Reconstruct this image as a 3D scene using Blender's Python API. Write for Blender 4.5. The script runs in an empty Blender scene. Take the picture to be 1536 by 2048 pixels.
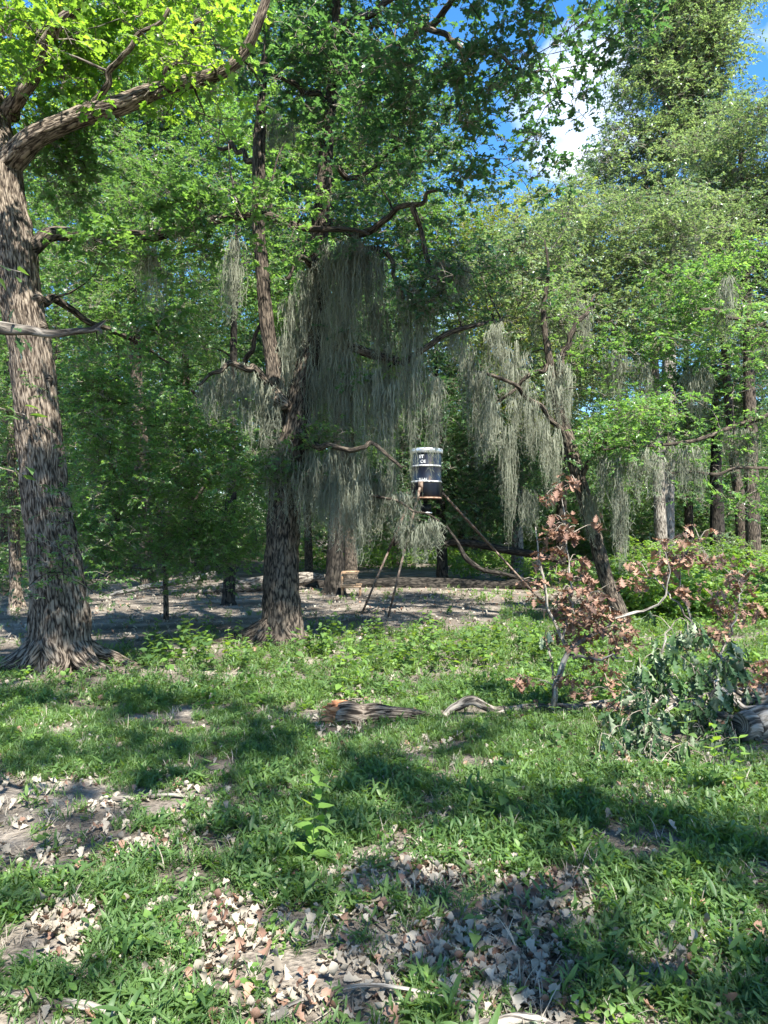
import bpy, math, random
import numpy as np
from mathutils import Vector, Matrix, Euler

# ------------------------------------------------------------------ camera, light, exposure
SC = bpy.context.scene
COL = SC.collection
rng = np.random.default_rng(7)
random.seed(7)
FPX = 1500.0
PITCH = math.atan((1065 - 1024) / FPX)
CAMZ = 1.6
cam_data = bpy.data.cameras.new('camera')
cam_data.sensor_fit = 'VERTICAL'
cam_data.sensor_height = 24.0
cam_data.lens = FPX / 2048 * 24.0
cam_data.clip_end = 2000
cam = bpy.data.objects.new('camera', cam_data)
COL.objects.link(cam)
cam.location = (0, 0, CAMZ)
cam.rotation_euler = (math.pi / 2 + PITCH, 0, 0)
SC.camera = cam

SUN_EL, SUN_AZ = math.radians(53), math.radians(157)   # azimuth from +Y towards +X
SUN = np.array([math.cos(SUN_EL) * math.sin(SUN_AZ), math.cos(SUN_EL) * math.cos(SUN_AZ), math.sin(SUN_EL)])
w = bpy.data.worlds.new('World'); SC.world = w; w.use_nodes = True
nt = w.node_tree; nt.nodes.clear()
out = nt.nodes.new('ShaderNodeOutputWorld')
bg = nt.nodes.new('ShaderNodeBackground'); bg.inputs['Strength'].default_value = 0.095
sky = nt.nodes.new('ShaderNodeTexSky'); sky.sky_type = 'NISHITA'; sky.sun_disc = False
sky.sun_elevation = SUN_EL; sky.sun_rotation = SUN_AZ
sky.air_density = 1.0; sky.dust_density = 0.2; sky.ozone_density = 2.5
# the clouds: soft cumulus laid over the blue by direction
tc = nt.nodes.new('ShaderNodeTexCoord')
mp = nt.nodes.new('ShaderNodeMapping'); mp.inputs['Scale'].default_value = (1, 1, 1.9)
nz = nt.nodes.new('ShaderNodeTexNoise'); nz.inputs['Scale'].default_value = 4.2; nz.inputs['Detail'].default_value = 9
nz.inputs['Roughness'].default_value = 0.55; nz.inputs['Distortion'].default_value = 0.25
mp.inputs['Location'].default_value = (0.35, 0.1, 0.23)
rp = nt.nodes.new('ShaderNodeValToRGB')
rp.color_ramp.elements[0].position = 0.56; rp.color_ramp.elements[1].position = 0.78
mixc = nt.nodes.new('ShaderNodeMixRGB'); mixc.inputs['Color2'].default_value = (5.2, 5.6, 6.2, 1)
hs = nt.nodes.new('ShaderNodeHueSaturation'); hs.inputs['Saturation'].default_value = 1.3
L = nt.links.new
L(tc.outputs['Generated'], mp.inputs['Vector']); L(mp.outputs[0], nz.inputs['Vector'])
# a cumulus bank that stands between the tree tops, right of the view's centre
cv = np.array([(1160 - 768) / FPX, 1, 0.0]); cv[2] = math.tan(PITCH + math.atan((1024 - 235) / FPX)); cv /= np.linalg.norm(cv)
dp = nt.nodes.new('ShaderNodeVectorMath'); dp.operation = 'DOT_PRODUCT'; dp.inputs[1].default_value = tuple(cv)
nrm = nt.nodes.new('ShaderNodeVectorMath'); nrm.operation = 'NORMALIZE'
L(tc.outputs['Generated'], nrm.inputs[0]); L(nrm.outputs[0], dp.inputs[0])
mr = nt.nodes.new('ShaderNodeMapRange'); mr.inputs['From Min'].default_value = 0.9945; mr.inputs['From Max'].default_value = 0.999
mr.inputs['To Min'].default_value = -0.02; mr.inputs['To Max'].default_value = 0.17
L(dp.outputs['Value'], mr.inputs['Value'])
ad = nt.nodes.new('ShaderNodeMath'); ad.operation = 'ADD'
L(nz.outputs['Fac'], ad.inputs[0]); L(mr.outputs[0], ad.inputs[1])
L(ad.outputs[0], rp.inputs['Fac']); L(sky.outputs[0], hs.inputs['Color']); L(hs.outputs[0], mixc.inputs['Color1'])
L(rp.outputs['Color'], mixc.inputs['Fac']); L(mixc.outputs[0], bg.inputs['Color']); L(bg.outputs[0], out.inputs['Surface'])

sd = bpy.data.lights.new('sun', 'SUN'); sd.energy = 5.0; sd.angle = math.radians(0.6); sd.color = (1.0, 0.95, 0.86)
so = bpy.data.objects.new('sun', sd); COL.objects.link(so)
so.rotation_euler = Vector(SUN).to_track_quat('Z', 'Y').to_euler()
SC.view_settings.view_transform = 'Standard'; SC.view_settings.look = 'None'
SC.view_settings.exposure = 2.0; SC.view_settings.gamma = 1; SC.view_settings.use_curve_mapping = False
SC.render.engine = 'CYCLES'
cy = SC.cycles
cy.max_bounces = 7; cy.diffuse_bounces = 4; cy.glossy_bounces = 2; cy.transmission_bounces = 5
cy.transparent_max_bounces = 6; cy.use_denoising = True; cy.caustics_reflective = False; cy.caustics_refractive = False
cy.use_adaptive_sampling = True; cy.adaptive_threshold = 0.015

# ------------------------------------------------------------------ helpers
SP, CP = math.sin(PITCH), math.cos(PITCH)
def P(px, py, d):
    """the place seen at a pixel of the photograph, d metres in front of the camera"""
    u = (px - 768) / FPX; v = (1024 - py) / FPX
    y = CP - v * SP; z = SP + v * CP
    return np.array([u * d / y, d, CAMZ + z * d / y])
def pix(X):
    X = np.atleast_2d(X); y = X[:, 1]; z = X[:, 2] - CAMZ
    f = y * CP + z * SP; v = -y * SP + z * CP
    f = np.where(f < 0.05, 0.05, f)
    return 768 + FPX * X[:, 0] / f, 1024 - FPX * v / f
def hash3(i, j, k):
    n = (i * 374761393 + j * 668265263 + k * 2147483647 + 1013904223) & 0xffffffff
    n = ((n ^ (n >> 13)) * 1274126177) & 0xffffffff
    return ((n ^ (n >> 16)) & 0xffff) / 65535.0
def vnoise(x, y, z=0.0):
    x, y, z = np.broadcast_arrays(np.asarray(x, float), np.asarray(y, float), np.asarray(z, float))
    i, j, k = [np.floor(a).astype(np.int64) for a in (x, y, z)]
    fx, fy, fz = x - i, y - j, z - k
    fx, fy, fz = [a * a * (3 - 2 * a) for a in (fx, fy, fz)]
    r = 0
    for a in (0, 1):
        for b in (0, 1):
            for c in (0, 1):
                r = r + hash3(i + a, j + b, k + c) * (fx if a else 1 - fx) * (fy if b else 1 - fy) * (fz if c else 1 - fz)
    return r
def fbm(x, y, z=0.0, o=3):
    s = 0; a = 0.5; t = 0
    for q in range(o):
        s = s + a * vnoise(np.asarray(x) * 2 ** q + 17 * q, np.asarray(y) * 2 ** q, np.asarray(z) * 2 ** q); t += a; a *= 0.5
    return s / t
def G(x, y):
    """ground height"""
    x = np.asarray(x, float); y = np.asarray(y, float)
    near = 0.10 * (fbm(x * 0.35 + 5, y * 0.35 + 3, 0, 2) - 0.5) + 0.035 * (fbm(x * 2.2, y * 2.2, 4, 2) - 0.5)
    far = np.clip((y - 24) / 60, 0, 1)
    return near + far * 0.6 * (fbm(x * 0.08 + 9, y * 0.08, 1, 2) - 0.4)
def GP(px, py):
    """ground point under a pixel"""
    d = CAMZ * FPX / max(py - 1065, 4)
    p = P(px, py, d)
    return np.array([p[0], d, float(G(p[0], d))])

def mesh_from(name, V, quads=None, tris=None, uv=None, mats=(), midx=None, attrs=None, smooth=True):
    me = bpy.data.meshes.new(name)
    V = np.asarray(V, np.float32)
    qs = np.asarray(quads, np.int32).reshape(-1, 4) if quads is not None and len(quads) else np.zeros((0, 4), np.int32)
    ts = np.asarray(tris, np.int32).reshape(-1, 3) if tris is not None and len(tris) else np.zeros((0, 3), np.int32)
    loops = np.concatenate([qs.ravel(), ts.ravel()]); nf = len(qs) + len(ts)
    me.vertices.add(len(V)); me.vertices.foreach_set('co', V.ravel())
    if nf:
        me.loops.add(len(loops)); me.loops.foreach_set('vertex_index', loops)
        me.polygons.add(nf)
        st = np.concatenate([np.arange(len(qs)) * 4, len(qs) * 4 + np.arange(len(ts)) * 3]).astype(np.int32)
        me.polygons.foreach_set('loop_start', st)
        if smooth: me.polygons.foreach_set('use_smooth', np.ones(nf, bool))
        if midx is not None: me.polygons.foreach_set('material_index', np.asarray(midx, np.int32))
        if uv is not None:
            l = me.uv_layers.new(name='UVMap'); l.data.foreach_set('uv', np.asarray(uv, np.float32)[loops].ravel())
    for m in mats: me.materials.append(m)
    for k, (typ, dat) in (attrs or {}).items():
        a = me.attributes.new(k, typ, 'POINT')
        a.data.foreach_set('vector' if typ == 'FLOAT_VECTOR' else 'value', np.asarray(dat).ravel())
    me.update()
    if nf: me.validate()
    return me

class MB:
    """collects strips, tubes and boxes, then makes ONE mesh object"""
    def __init__(s): s.V = []; s.Q = []; s.T = []; s.UV = []; s.M = []; s.MT = []; s.tint = []; s.n = 0
    def add(s, V, Q=None, T=None, uv=None, m=0, tint=0.5):
        V = np.asarray(V, float); k = len(V)
        s.V.append(V); s.UV.append(uv if uv is not None else np.zeros((k, 2)))
        s.tint.append(np.full(k, tint))
        if Q is not None and len(Q): s.Q.append(np.asarray(Q) + s.n); s.M += [m] * len(Q)
        if T is not None and len(T): s.T.append(np.asarray(T) + s.n); s.MT += [m] * len(T)
        s.n += k
    def mesh(s, name, mats, smooth=True):
        return mesh_from(name, np.concatenate(s.V), np.concatenate(s.Q) if s.Q else None, np.concatenate(s.T) if s.T else None,
                         np.concatenate(s.UV), mats, s.M + s.MT, {'tint': ('FLOAT', np.concatenate(s.tint).astype(np.float32))}, smooth)
    def build(s, name, mats, parent=None, smooth=True):
        return link(name, s.mesh(name, mats if isinstance(mats, (list, tuple)) else [mats], smooth), parent)
def link(name, data, parent=None):
    o = bpy.data.objects.new(name, data); COL.objects.link(o)
    if parent is not None:
        o.parent = parent
        o.matrix_parent_inverse = Matrix.Translation(-parent.location)
    return o
def tag(o, label=None, cat=None, group=None, kind=None):
    if label: o['label'] = label
    if cat: o['category'] = cat
    if group: o['group'] = group
    if kind: o['kind'] = kind
    return o
def thing(name, label, cat, loc, group=None):
    e = bpy.data.objects.new(name, None); COL.objects.link(e); e.location = tuple(float(a) for a in loc)
    e.empty_display_size = 0.1
    return tag(e, label, cat, group)

def spline(pts, n):
    """Catmull-Rom through rows (any columns), n samples"""
    p = np.asarray(pts, float)
    if len(p) == 2: return p[0] + (p[1] - p[0]) * np.linspace(0, 1, n)[:, None]
    q = np.vstack([2 * p[0] - p[1], p, 2 * p[-1] - p[-2]])
    t = np.linspace(0, len(p) - 1 - 1e-6, n); i = t.astype(int); f = (t - i)[:, None]
    a, b, c, d = q[i], q[i + 1], q[i + 2], q[i + 3]
    return 0.5 * (2 * b + (c - a) * f + (2 * a - 5 * b + 4 * c - d) * f ** 2 + (3 * b - a - 3 * c + d) * f ** 3)
def tube(mb, pts, rad, sides=8, m=0, shape=None, cap=True, tint=0.5):
    pts = np.asarray(pts, float); rad = np.asarray(rad, float); n = len(pts)
    T = np.gradient(pts, axis=0); T /= np.linalg.norm(T, axis=1)[:, None] + 1e-9
    ref = np.array([1.0, 0, 0]) if abs(T[0][0]) < 0.8 else np.array([0, 1.0, 0])
    N = np.zeros_like(T); N[0] = ref - T[0] * ref.dot(T[0]); N[0] /= np.linalg.norm(N[0])
    for i in range(1, n):
        v = N[i - 1] - T[i] * N[i - 1].dot(T[i]); N[i] = v / (np.linalg.norm(v) + 1e-9)
    B = np.cross(T, N)
    a = np.linspace(0, 2 * np.pi, sides + 1)
    s = np.concatenate([[0], np.cumsum(np.linalg.norm(np.diff(pts, axis=0), axis=1))])
    R = rad[:, None] * np.ones(sides + 1)[None, :]
    if shape is not None: R = shape(R, a[None, :] + 0 * R, s[:, None] + 0 * R, pts)
    V = pts[:, None, :] + R[:, :, None] * (np.cos(a)[None, :, None] * N[:, None, :] + np.sin(a)[None, :, None] * B[:, None, :])
    uv = np.stack([a[None, :] / (2 * np.pi) * np.mean(rad) * 6.28 + 0 * R, s[:, None] + 0 * R], -1)
    V = V.reshape(-1, 3); uv = uv.reshape(-1, 2)
    i, j = np.meshgrid(np.arange(n - 1), np.arange(sides), indexing='ij')
    k = (i * (sides + 1) + j).ravel(); q = np.stack([k, k + 1, k + sides + 2, k + sides + 1], 1)
    tr = []
    if cap:
        for e, b in ((0, 0), (n - 1, (n - 1) * (sides + 1))):
            c = len(V); V = np.vstack([V, pts[e]]); uv = np.vstack([uv, uv[b]])
            for j in range(sides): tr.append((c, b + j + 1, b + j) if e == 0 else (c, b + j, b + j + 1))
    mb.add(V, q, tr, uv, m, tint)
def box(mb, c, s, m=0, R=None):
    v = np.array([[x, y, z] for x in (-.5, .5) for y in (-.5, .5) for z in (-.5, .5)]) * np.array(s)
    if R is not None: v = v @ np.array(R).T
    mb.add(v + np.array(c), [(0, 1, 3, 2), (4, 6, 7, 5), (0, 4, 5, 1), (2, 3, 7, 6), (0, 2, 6, 4), (1, 5, 7, 3)], None, None, m)

# ------------------------------------------------------------------ materials
def newmat(name):
    m = bpy.data.materials.new(name); m.use_nodes = True; m.node_tree.nodes.clear(); return m, m.node_tree
def ramp(t, cols):
    r = t.nodes.new('ShaderNodeValToRGB'); e = r.color_ramp.elements
    while len(e) < len(cols): e.new(0.5)
    for k, (p, c) in enumerate(cols): e[k].position = p; e[k].color = (*c, 1)
    return r
def leaf_mat(name, dark, light, back=None, trans=0.4, rough=0.42, tcol=None, spec=0.4):
    m, t = newmat(name); N = t.nodes.new; L = t.links.new
    at = N('ShaderNodeAttribute'); at.attribute_name = 'tint'
    oi = N('ShaderNodeObjectInfo')
    ge = N('ShaderNodeNewGeometry')
    nz = N('ShaderNodeTexNoise'); nz.inputs['Scale'].default_value = 0.55; nz.inputs['Detail'].default_value = 2
    L(ge.outputs['Position'], nz.inputs['Vector'])
    a = N('ShaderNodeMath'); a.operation = 'MULTIPLY_ADD'; a.inputs[1].default_value = 0.45; L(at.outputs['Fac'], a.inputs[0])
    b = N('ShaderNodeMath'); b.operation = 'MULTIPLY_ADD'; b.inputs[1].default_value = 0.35; L(oi.outputs['Random'], b.inputs[0])
    c = N('ShaderNodeMath'); c.operation = 'MULTIPLY_ADD'; c.inputs[1].default_value = 1.1; c.inputs[2].default_value = -0.45
    L(nz.outputs['Fac'], c.inputs[0]); L(c.outputs[0], b.inputs[2]); L(b.outputs[0], a.inputs[2])
    rp = ramp(t, [(0.0, dark), (0.95, light)]); L(a.outputs[0], rp.inputs['Fac'])
    col = rp.outputs['Color']
    if back is not None:
        mx = N('ShaderNodeMixRGB'); mx.inputs['Color2'].default_value = (*back, 1)
        L(ge.outputs['Backfacing'], mx.inputs['Fac']); L(col, mx.inputs['Color1']); col = mx.outputs[0]
    pr = N('ShaderNodeBsdfPrincipled'); pr.inputs['Roughness'].default_value = rough
    pr.inputs['Specular IOR Level'].default_value = spec
    L(col, pr.inputs['Base Color'])
    tr = N('ShaderNodeBsdfTranslucent')
    tm = N('ShaderNodeMixRGB'); tm.blend_type = 'MULTIPLY'; tm.inputs['Fac'].default_value = 1
    tm.inputs['Color2'].default_value = (*(tcol or (2.6, 2.3, 0.8)), 1)
    L(rp.outputs['Color'], tm.inputs['Color1']); L(tm.outputs[0], tr.inputs['Color'])
    ms = N('ShaderNodeMixShader'); ms.inputs['Fac'].default_value = trans
    L(pr.outputs[0], ms.inputs[1]); L(tr.outputs[0], ms.inputs[2])
    o = N('ShaderNodeOutputMaterial'); L(ms.outputs[0], o.inputs['Surface'])
    return m
def bark_mat(name, dark, mid, light, furrow=26.0, stretch=0.22, bump=0.9, spots=None):
    m, t = newmat(name); N = t.nodes.new; L = t.links.new
    uv = N('ShaderNodeUVMap')
    mp = N('ShaderNodeMapping'); mp.inputs['Scale'].default_value = (1, stretch, 1); L(uv.outputs[0], mp.inputs['Vector'])
    n1 = N('ShaderNodeTexNoise'); n1.inputs['Scale'].default_value = furrow; n1.inputs['Detail'].default_value = 6; n1.inputs['Distortion'].default_value = 0.9
    L(mp.outputs[0], n1.inputs['Vector'])
    v1 = N('ShaderNodeTexVoronoi'); v1.inputs['Scale'].default_value = furrow * 0.7; v1.feature = 'DISTANCE_TO_EDGE'
    L(mp.outputs[0], v1.inputs['Vector'])
    ge = N('ShaderNodeNewGeometry')
    n2 = N('ShaderNodeTexNoise'); n2.inputs['Scale'].default_value = 2.3; n2.inputs['Detail'].default_value = 4
    L(ge.outputs['Position'], n2.inputs['Vector'])
    ml = N('ShaderNodeMath'); ml.operation = 'MULTIPLY_ADD'; ml.inputs[1].default_value = 0.75; L(v1.outputs['Distance'], ml.inputs[0]); L(n1.outputs['Fac'], ml.inputs[2])
    rp = ramp(t, [(0.44, dark), (0.56, mid), (0.72, light)]); L(ml.outputs[0], rp.inputs['Fac'])
    mx = N('ShaderNodeMixRGB'); mx.blend_type = 'MULTIPLY'; mx.inputs['Fac'].default_value = 0.75
    r2 = ramp(t, [(0.3, (0.62, 0.6, 0.58)), (0.7, (1.25, 1.22, 1.15))]); L(n2.outputs['Fac'], r2.inputs['Fac'])
    L(rp.outputs['Color'], mx.inputs['Color1']); L(r2.outputs['Color'], mx.inputs['Color2'])
    col = mx.outputs[0]
    if spots is not None:
        n3 = N('ShaderNodeTexNoise'); n3.inputs['Scale'].default_value = 7; n3.inputs['Detail'].default_value = 5; L(ge.outputs['Position'], n3.inputs['Vector'])
        r3 = ramp(t, [(0.56, (0, 0, 0)), (0.64, (1, 1, 1))]); L(n3.outputs['Fac'], r3.inputs['Fac'])
        m3 = N('ShaderNodeMixRGB'); L(r3.outputs['Color'], m3.inputs['Fac']); L(col, m3.inputs['Color1']); m3.inputs['Color2'].default_value = (*spots, 1); col = m3.outputs[0]
    bp = N('ShaderNodeBump'); bp.inputs['Strength'].default_value = bump; bp.inputs['Distance'].default_value = 0.02; L(ml.outputs[0], bp.inputs['Height'])
    pr = N('ShaderNodeBsdfPrincipled'); pr.inputs['Roughness'].default_value = 0.9; pr.inputs['Specular IOR Level'].default_value = 0.15
    L(col, pr.inputs['Base Color']); L(bp.outputs[0], pr.inputs['Normal'])
    o = N('ShaderNodeOutputMaterial'); L(pr.outputs[0], o.inputs['Surface'])
    return m
def plain_mat(name, c1, c2, scale=12, rough=0.8, spec=0.2, metal=0.0, bump=0.2, lo=0.35, hi=0.65, coord='Object'):
    m, t = newmat(name); N = t.nodes.new; L = t.links.new
    tc = N('ShaderNodeTexCoord'); n = N('ShaderNodeTexNoise'); n.inputs['Scale'].default_value = scale; n.inputs['Detail'].default_value = 6
    L(tc.outputs[coord], n.inputs['Vector'])
    rp = ramp(t, [(lo, c1), (hi, c2)]); L(n.outputs['Fac'], rp.inputs['Fac'])
    bp = N('ShaderNodeBump'); bp.inputs['Strength'].default_value = bump; bp.inputs['Distance'].default_value = 0.01; L(n.outputs['Fac'], bp.inputs['Height'])
    pr = N('ShaderNodeBsdfPrincipled'); pr.inputs['Roughness'].default_value = rough; pr.inputs['Specular IOR Level'].default_value = spec; pr.inputs['Metallic'].default_value = metal
    L(rp.outputs['Color'], pr.inputs['Base Color']); L(bp.outputs[0], pr.inputs['Normal'])
    o = N('ShaderNodeOutputMaterial'); L(pr.outputs[0], o.inputs['Surface'])
    return m

M = {}
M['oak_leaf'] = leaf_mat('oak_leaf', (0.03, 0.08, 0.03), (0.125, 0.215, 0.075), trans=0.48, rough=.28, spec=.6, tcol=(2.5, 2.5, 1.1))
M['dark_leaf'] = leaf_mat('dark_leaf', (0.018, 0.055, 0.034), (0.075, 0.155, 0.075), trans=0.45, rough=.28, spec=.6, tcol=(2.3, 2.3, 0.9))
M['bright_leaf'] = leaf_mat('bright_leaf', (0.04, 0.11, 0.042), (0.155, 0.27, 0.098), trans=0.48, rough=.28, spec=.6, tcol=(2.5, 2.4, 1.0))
M['sunny_leaf'] = leaf_mat('sunny_leaf', (0.045, 0.115, 0.026), (0.17, 0.28, 0.06), trans=0.52, rough=.3, spec=.5, tcol=(2.9, 2.6, .9))  # lit copy of the oak leaf: sun glow put into the colour
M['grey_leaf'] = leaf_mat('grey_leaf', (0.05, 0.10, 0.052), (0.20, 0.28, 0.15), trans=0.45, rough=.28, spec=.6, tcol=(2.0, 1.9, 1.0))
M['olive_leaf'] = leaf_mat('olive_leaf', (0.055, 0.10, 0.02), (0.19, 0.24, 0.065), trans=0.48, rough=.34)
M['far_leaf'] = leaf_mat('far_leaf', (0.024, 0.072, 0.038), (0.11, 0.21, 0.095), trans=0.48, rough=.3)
M['herb'] = leaf_mat('herb', (0.03, 0.075, 0.024), (0.12, 0.20, 0.06), trans=0.42, rough=0.5)
M['herb_bright'] = leaf_mat('herb_bright', (0.05, 0.125, 0.03), (0.165, 0.27, 0.06), trans=0.45, rough=0.5)
M['dead_leaf'] = leaf_mat('dead_leaf', (0.10, 0.082, 0.062), (0.36, 0.325, 0.265), trans=0.12, rough=0.7, tcol=(1.3, 1.0, 0.7), spec=0.25)
M['rust_leaf'] = leaf_mat('rust_leaf', (0.10, 0.055, 0.042), (0.32, 0.20, 0.14), trans=0.18, rough=0.6, tcol=(1.2, 0.95, 0.65), spec=0.25)
M['wilted_leaf'] = leaf_mat('wilted_leaf', (0.016, 0.042, 0.014), (0.045, 0.09, 0.03), back=(0.20, 0.245, 0.155), trans=0.15, rough=0.5, tcol=(1.6, 1.7, 1.0), spec=0.3)
M['moss'] = leaf_mat('moss', (0.085, 0.095, 0.07), (0.30, 0.315, 0.245), trans=0.35, rough=0.9, tcol=(1.1, 1.1, 0.85), spec=0.1)
M['twig'] = plain_mat('twig', (0.10, 0.08, 0.06), (0.26, 0.23, 0.19), 20, coord='Generated')
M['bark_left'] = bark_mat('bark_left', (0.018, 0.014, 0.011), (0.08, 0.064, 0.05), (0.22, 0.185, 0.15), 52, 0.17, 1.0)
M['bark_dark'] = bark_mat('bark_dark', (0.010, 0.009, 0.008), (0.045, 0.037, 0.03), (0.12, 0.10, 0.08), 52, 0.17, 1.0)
M['bark_grey'] = bark_mat('bark_grey', (0.03, 0.027, 0.024), (0.11, 0.098, 0.085), (0.24, 0.22, 0.195), 30, 0.25, 0.8)
M['bark_black'] = bark_mat('bark_black', (0.006, 0.006, 0.005), (0.018, 0.016, 0.014), (0.045, 0.04, 0.034), 24, 0.25, 0.9)
M['dead_wood'] = bark_mat('dead_wood', (0.06, 0.053, 0.046), (0.18, 0.165, 0.145), (0.34, 0.32, 0.29), 40, 0.12, 0.7)
M['lichen_wood'] = bark_mat('lichen_wood', (0.05, 0.045, 0.04), (0.16, 0.145, 0.13), (0.28, 0.26, 0.235), 60, 0.2, 0.9, spots=(0.23, 0.27, 0.22))

# ------------------------------------------------------------------ leaf shapes and sprigs
def leaf_shape(kind):
    """(vein x, half width, z) rows of a unit leaf along +x"""
    if kind == 'diamond': r = [(0, 0, 0), (.45, .24, .03), (1, 0, -.06)]
    elif kind == 'ovate': r = [(0, 0, 0), (.12, .2, .02), (.35, .33, .03), (.65, .22, 0), (1, 0, -.12)]
    elif kind == 'lance': r = [(0, .03, 0), (.25, .1, .04), (.55, .1, .05), (.8, .06, 0), (1, 0, -.1)]
    elif kind == 'oak': r = [(0, .02, 0), (.12, .05, 0), (.22, .2, .03), (.32, .09, .02), (.45, .34, .05), (.56, .12, .03), (.7, .3, .04), (.8, .1, 0), (.88, .13, -.02), (1, 0, -.08)]
    elif kind == 'postoak': r = [(0, .03, 0), (.16, .07, .0), (.32, .22, .03), (.44, .15, .02), (.62, .37, .05), (.74, .22, .03), (.88, .22, -.01), (1, .05, -.07)]
    elif kind == 'wiltoak': r = [(0, .02, 0), (.15, .05, 0), (.3, .17, .03), (.4, .07, .02), (.55, .24, .05), (.66, .08, .03), (.8, .17, .0), (1, 0, -.08)]
    elif kind == 'oaklite': r = [(0, .02, 0), (.25, .2, .02), (.36, .08, .02), (.55, .34, .04), (.7, .11, .02), (.82, .2, 0), (1, 0, -.07)]
    return np.array(r)
def leaf_geo(kind, curl=0.0, roll=0.0, seed=None):
    r = leaf_shape(kind); n = len(r)
    x, wd, z = r.T
    fold = 0.25 + roll
    lean = np.where(np.arange(n) % 2 == 0, 0.0, 0.06 if kind.startswith('oak') else 0)
    V = np.concatenate([np.stack([x, 0 * x, z], 1), np.stack([x + lean, wd, z + wd * fold], 1), np.stack([x + lean, -wd, z + wd * fold], 1)])
    if curl:
        a = V[:, 0] * curl; V = np.stack([np.sin(a) / curl, V[:, 1], V[:, 2] * np.cos(a) + (1 - np.cos(a)) / curl], 1)
    if roll:   # rolled about the vein
        b = V[:, 1] * roll * 3.5; rr = 1 / (roll * 3.5)
        V = np.stack([V[:, 0], np.sin(b) * rr, V[:, 2] + (1 - np.cos(b)) * rr * 0.8], 1)
    Q = []
    for i in range(n - 1):
        Q.append((i, i + 1, n + i + 1, n + i)); Q.append((i + 1, i, 2 * n + i, 2 * n + i + 1))
    return V, np.array(Q)
def rotm(yaw, pitch, roll):
    return np.array(Euler((roll, pitch, yaw), 'XYZ').to_matrix())
def rvec(yaw, pitch): return np.array([math.cos(pitch) * math.cos(yaw), math.cos(pitch) * math.sin(yaw), math.sin(pitch)])
def put_leaf(mb, geo, pos, yaw, pitch, roll, size, m=0, tint=None):
    V, Q = geo
    mb.add((V * size) @ rotm(yaw, -pitch, roll).T + pos, Q, None, None, m, random.random() if tint is None else tint)

SRC = {}
def source(kind, builder, n):
    c = bpy.data.collections.new(kind + '_source')
    for k in range(n):
        me = builder(k); o = bpy.data.objects.new('%s_sprig' % kind, me); c.objects.link(o)
    SRC[kind] = c
def sprig_builder(mat, lkind, nleaf, size, ll, spread=0.5, tw=0.004, droop=0.15, twigs=5):
    def f(k):
        random.seed(k * 77 + 5); mb = MB()
        geos = [leaf_geo(lkind, c) for c in (0.0, 0.5, -0.4)]
        ends = []
        for q in range(twigs):
            yaw = random.uniform(0, 6.28); pit = random.uniform(-0.35, 0.75)
            d = rvec(yaw, pit) * size * random.uniform(0.55, 1.0)
            a = np.array([0, 0, 0]) if q < 3 else ends[random.randrange(3)] * random.uniform(0.3, 0.6)
            mid = a + d * 0.5 + np.array([0, 0, size * 0.08]); e = a + d + np.array([0, 0, -droop * size])
            pts = spline([a, mid, e], 4)
            tube(mb, pts, np.linspace(tw, tw * 0.4, 4), 3, 1, cap=False)
            ends.append(e)
            for i in range(nleaf // twigs):
                t = random.uniform(0.25, 1.0) ** 0.7; j = t * 3; jj = min(int(j), 2)
                p = pts[jj] + (pts[jj + 1] - pts[jj]) * (j - jj)
                put_leaf(mb, random.choice(geos), p, yaw + random.uniform(-1.5, 1.5), random.uniform(-0.7, 0.5) , random.uniform(-0.7, 0.7), ll * random.uniform(0.4, 1.3))
        return mb.mesh('sprig', [M[mat], M['twig']])
    return f
for key, mat in (('oakL', 'oak_leaf'),):
    source(key, sprig_builder(mat, 'oaklite', 34, 0.34, 0.105), 4)
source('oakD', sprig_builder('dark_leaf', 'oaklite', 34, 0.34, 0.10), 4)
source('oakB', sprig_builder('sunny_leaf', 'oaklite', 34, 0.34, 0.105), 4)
source('smallD', sprig_builder('dark_leaf', 'diamond', 70, 0.42, 0.065), 4)
source('smallM', sprig_builder('oak_leaf', 'diamond', 70, 0.42, 0.065), 4)
source('smallB', sprig_builder('bright_leaf', 'diamond', 70, 0.42, 0.07), 4)
source('smallG', sprig_builder('grey_leaf', 'diamond', 60, 0.45, 0.07), 4)
source('smallO', sprig_builder('olive_leaf', 'diamond', 70, 0.45, 0.07), 4)
source('far', sprig_builder('far_leaf', 'diamond', 80, 0.75, 0.10), 4)
source('farB', sprig_builder('bright_leaf', 'diamond', 80, 0.75, 0.10), 4)

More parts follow.
